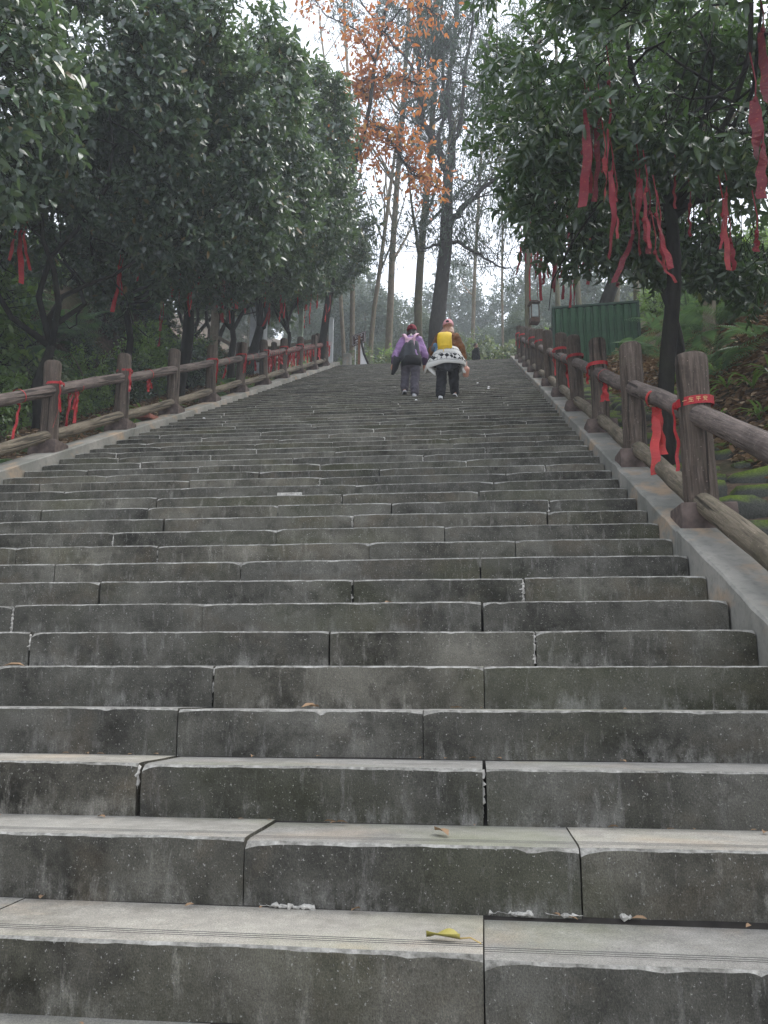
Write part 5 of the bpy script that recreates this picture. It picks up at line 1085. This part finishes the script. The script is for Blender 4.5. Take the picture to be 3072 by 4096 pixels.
def walker_purple():
    k = 36; x0, y0, z0 = -1.255, tread_y(k)+.14, tread_z(k)
    t = thing('person', 'person in a lilac jacket and dark red cap walking up the steps', 'person', (x0, y0, z0))
    lf = np.array([-.11, .22, 0.0]); rf = np.array([.08, .06, 0.0]); lf = np.array([-.13, TRD-.10, RIS]); hip = np.array([0, .14, .88]); ch = np.array([0, .22, 1.20]); nk = np.array([0.01, .25, 1.36]); hd = np.array([.015, .28, 1.485])
    b = MB(); loft(b, [((hip[0], hip[1], .78), .12, .09), ((hip[0], hip[1], .90), .155, .11), ((hip[0], hip[1]+.02, 1.03), .13, .095), ((ch[0], ch[1], 1.18), .165, .11), ((ch[0], ch[1], 1.30), .16, .085), ((nk[0], nk[1], 1.34), .07, .06)])
    caps(b, nk-np.array([0, 0, .06]), hd-np.array([0, 0, .06]), .05, .047); c, f, sd = head(b, hd, (0, 1, -.0))
    for s_, ft in ((-1, lf), (1, rf)):
        h_ = hip+np.array([.085*s_, 0, -.06]); an = ft+np.array([0, -.02, .10]); kn = (h_+an)/2+np.array([.0, .07, .02]); caps(b, h_, kn, .085, .06); caps(b, kn, an, .058, .04); caps(b, an, an+np.array([0, .1, -.06]), .035, .03)
    arms = {}
    for s_, el, wr in ((-1, (-.29, .16, .99), (-.345, .17, .80)), (1, (.27, .25, 1.0), (.25, .36, .84))):
        sh_ = ch+np.array([.17*s_, 0, .08]); el = np.array(el); wr = np.array(wr); caps(b, sh_, el, .05, .04); caps(b, el, wr, .04, .027); arms[s_] = (sh_, el, wr); hand(b, wr, wr-el, (-.3*s_, .4, 0), .35)
    soft(b.build('body', M_SKIN, t, True), .009); eyes(t, c, f, sd)
    pu = plain('lilac_jacket', (.30, .18, .36), .7, .2, 9, .3, .3); dp = plain('dark_purple_cuff', (.05, .022, .06), .75, .3, 12); b = MB()
    loft(b, [((hip[0], hip[1], .88), .18, .13), ((hip[0], hip[1]+.02, 1.02), .185, .135), ((ch[0], ch[1], 1.16), .20, .14), ((ch[0], ch[1], 1.28), .195, .115), ((ch[0], ch[1]+.01, 1.34), .13, .09), ((nk[0], nk[1], 1.39), .08, .075)])
    for s_, (sh_, el, wr) in arms.items(): caps(b, sh_-np.array([.02*s_, 0, 0]), el, .082, .072, 14); caps(b, el, el+(wr-el)*.35, .07, .066, 14)
    soft(b.build('jacket', pu, t, True), .014, 4)
    for s_, (sh_, el, wr) in arms.items(): b = MB(); caps(b, el+(wr-el)*.4, wr-(wr-el)*.1, .068, .05, 14); soft(b.build('cuff', dp, t, True), .012, 3)
    tr = plain('grey_lilac_trousers', (.075, .068, .085), .85, .25, 8, .2, .2); b = MB(); loft(b, [((hip[0], hip[1], .68), .17, .125), ((hip[0], hip[1], .84), .185, .13), ((hip[0], hip[1], .95), .165, .12)])
    for s_, ft in ((-1, lf), (1, rf)):
        h_ = hip+np.array([.09*s_, 0, -.08]); an = ft+np.array([0, .005, .15]); kn = (h_+an)/2+np.array([.0, .05, .02]); caps(b, h_, kn, .11, .088, 14); caps(b, kn, an, .087, .083, 14)
    soft(b.build('trousers', tr, t, True), .014, 4)
    sh_m = plain('grey_white_shoe', (.42, .42, .44), .6, .25, 25); bs = plain('dark_sole', (.03, .03, .03), .7); shoe(t, lf, .25, sh_m, bs, -.3); shoe(t, rf, -.05, sh_m, bs, -.15)
    hr = plain('black_brown_hair', (.022, .014, .012), .4, .4, 40, .4, .5); b = MB(); b.ball(hd+np.array([0, -.02, .01]), (.095, .1, .1), 16); loft(b, [((hd[0], hd[1]-.05, 1.33), .10, .05), ((hd[0], hd[1]-.045, 1.40), .11, .07), ((hd[0], hd[1]-.02, 1.48), .095, .085)]); soft(b.build('hair', hr, t, True), .011, 3)
    cap_hat(t, hd+np.array([0, -.005, .035]), np.array([0, 1.0, 0]), plain('dark_red_cap', (.16, .012, .025), .75, .15, 12), plain('cap_strap', (.07, .008, .014), .8))
    # dark coat tied low across the back, one end trailing
    dg = plain('slate_coat', (.05, .052, .06), .75, .25, 7, .3, .2); b = MB(); n = 19; V = []
    for z, w_, d, xo in ((1.20, .13, .185, .02), (1.12, .165, .195, .0), (1.0, .20, .2, -.02), (.90, .23, .205, -.03), (.82, .25, .2, -.04)):
        for j in range(n): u = j/(n-1)*2-1; V.append((xo+u*w_, hip[1]+.06-d*math.sqrt(max(.06, 1-.8*u*u))+.014*math.sin(u*8+z*9), z-.10*max(0, -u)*(1.2-z)*2+.06*math.cos(u*2.2)*(1.2-z)))
    b.add(V, [(i*n+j, (i+1)*n+j, (i+1)*n+j+1, i*n+j+1) for i in range(4) for j in range(n-1)]); o = b.build('tied_coat', dg, t, True); o.modifiers.new('thick', 'SOLIDIFY').thickness = .016
    b = MB(); P = np.array([(-.22, .02, .86), (-.27, .0, .74), (-.29, .0, .62), (-.34, .01, .50)]); b.add(*strip_mesh(P, np.array([(.07, .05, 0), (.06, .05, 0), (.05, .03, 0), (.02, .02, 0)]), th=.012)); b.build('coat_sleeve', blk, t, True)
    b = MB(); n = 13; V = []
    for z, w_, d in ((.88, .2, .17), (.78, .2, .175), (.68, .185, .165)):
        for j in range(n): u = j/(n-1)*2-1; V.append((.02+u*w_, hip[1]-d*math.sqrt(max(.06, 1-.8*u*u)), z))
    b.add(V, [(i*n+j, (i+1)*n+j, (i+1)*n+j+1, i*n+j+1) for i in range(2) for j in range(n-1)]); o = b.build('coat_lining', blk, t, True); o.modifiers.new('thick', 'SOLIDIFY').thickness = .012
    pk = plain('pale_pink_strap', (.66, .42, .52), .7, .1, 14); bp = thing('backpack', 'small pale pink backpack with wide straps under the slate coat', 'backpack', (x0, y0+ch[1]-.16, z0+1.05))
    b = MB(); b.box((0, .01, .12), (.2, .07, .2)); o = b.build('bag_body', pk, bp); o.modifiers.new('bevel', 'BEVEL').width = .02
    for s_ in (-1, 1): b = MB(); P = np.array([(s_*.06, -.03, .17), (s_*.1, -.01, .27), (s_*.135, .06, .325), (s_*.14, .18, .30), (s_*.13, .3, .15)]); b.add(*strip_mesh(P, np.tile((.03, 0, .0), (5, 1)), th=.012)); b.build('shoulder_strap', pk, bp, True)
    b = MB(); b.ball((.02, -.035, .26), (.02, .012, .03), 8); b.build('charm', plain('white_charm', (.6, .55, .5), .6), bp, True)
walker_purple()
def man():
    Yp = 29.2; p = atY(1903, 1440, Yp); zg = ZTOP+.0; x0 = float(p[0]); top = atY(1903, 1373, Yp)[2]; s = (top-zg)/1.72
    t = thing('person', 'person in a black sweater with a shaved head, turned sideways beyond the top step', 'person', (x0, Yp, zg), R(-60)); t.scale = (s, s, s)
    b = MB(); hip = np.array([0, 0, .92]); loft(b, [((0, 0, .84), .14, .1), ((0, 0, .95), .165, .12), ((0, 0, 1.1), .16, .12), ((0, 0, 1.3), .19, .125), ((0, 0, 1.4), .18, .09), ((0, 0, 1.45), .08, .07)]); caps(b, (0, 0, 1.4), (0, .01, 1.55), .058, .055); hd = np.array([0, .02, 1.605]); c, f, sd = head(b, hd, (0, 1, .05), 1.0)
    ft = {}
    for s_ in (-1, 1):
        h_ = np.array([.09*s_, 0, .88]); an = np.array([.11*s_, -.01, .1]); kn = (h_+an)/2+np.array([0, .03, 0]); caps(b, h_, kn, .09, .065); caps(b, kn, an, .06, .042); caps(b, an, an+np.array([0, .1, -.06]), .036, .03)
    arms = {}
    for s_ in (-1, 1): sh_ = np.array([.2*s_, 0, 1.37]); el = np.array([.25*s_, .0, 1.1]); wr = np.array([.25*s_, .08, .87]); caps(b, sh_, el, .055, .045); caps(b, el, wr, .043, .03); arms[s_] = (sh_, el, wr); hand(b, wr, wr-el, (-.2*s_, .5, 0), .4)
    soft(b.build('body', M_SKIN2, t, True), .01); eyes(t, c, f, sd)
    b = MB(); loft(b, [((0, 0, .88), .19, .14), ((0, 0, 1.1), .185, .14), ((0, 0, 1.3), .215, .15), ((0, 0, 1.4), .2, .11), ((0, 0, 1.46), .085, .08)])
    for s_, (sh_, el, wr) in arms.items(): caps(b, sh_, el, .078, .065, 14); caps(b, el, wr-(wr-el)*.1, .064, .045, 14)
    soft(b.build('sweater', blk, t, True), .015, 4)
    b = MB(); loft(b, [((0, 0, .7), .17, .13), ((0, 0, .9), .18, .13), ((0, 0, .97), .17, .125)])
    for s_ in (-1, 1): h_ = np.array([.09*s_, 0, .84]); an = np.array([.11*s_, -.02, .1]); kn = (h_+an)/2; caps(b, h_, kn, .11, .085, 14); caps(b, kn, an, .085, .075, 14); shoe(t, np.array([.11*s_, .0, 0]), 0, blk, blk)
    soft(b.build('trousers', blk, t, True), .015, 4)
    b = MB(); b.ball(hd+np.array([0, -.014, .032]), (.0755, .09, .1), 16); b.build('stubble_hair', plain('stubble', (.06, .045, .04), .8, .2, 60), t, True)
man()
# ------------------------------------------------------------------ mist
hz = MB(); zlo = -60.0; hz.box((0, 95, 37), (188, 222, 92)); ho = hz.build('haze', None if False else [])
t = NT('mist'); t.t.nodes.remove(t.b); pv = t.n('ShaderNodeVolumePrincipled'); pv.inputs['Color'].default_value = (.90, .95, 1, 1); pv.inputs['Density'].default_value = .0021
t.l(pv.outputs[0], t.o.inputs['Volume']); ho.data.materials.append(t.m); tag(ho, 'thin pale mist between the trees', kind='stuff')
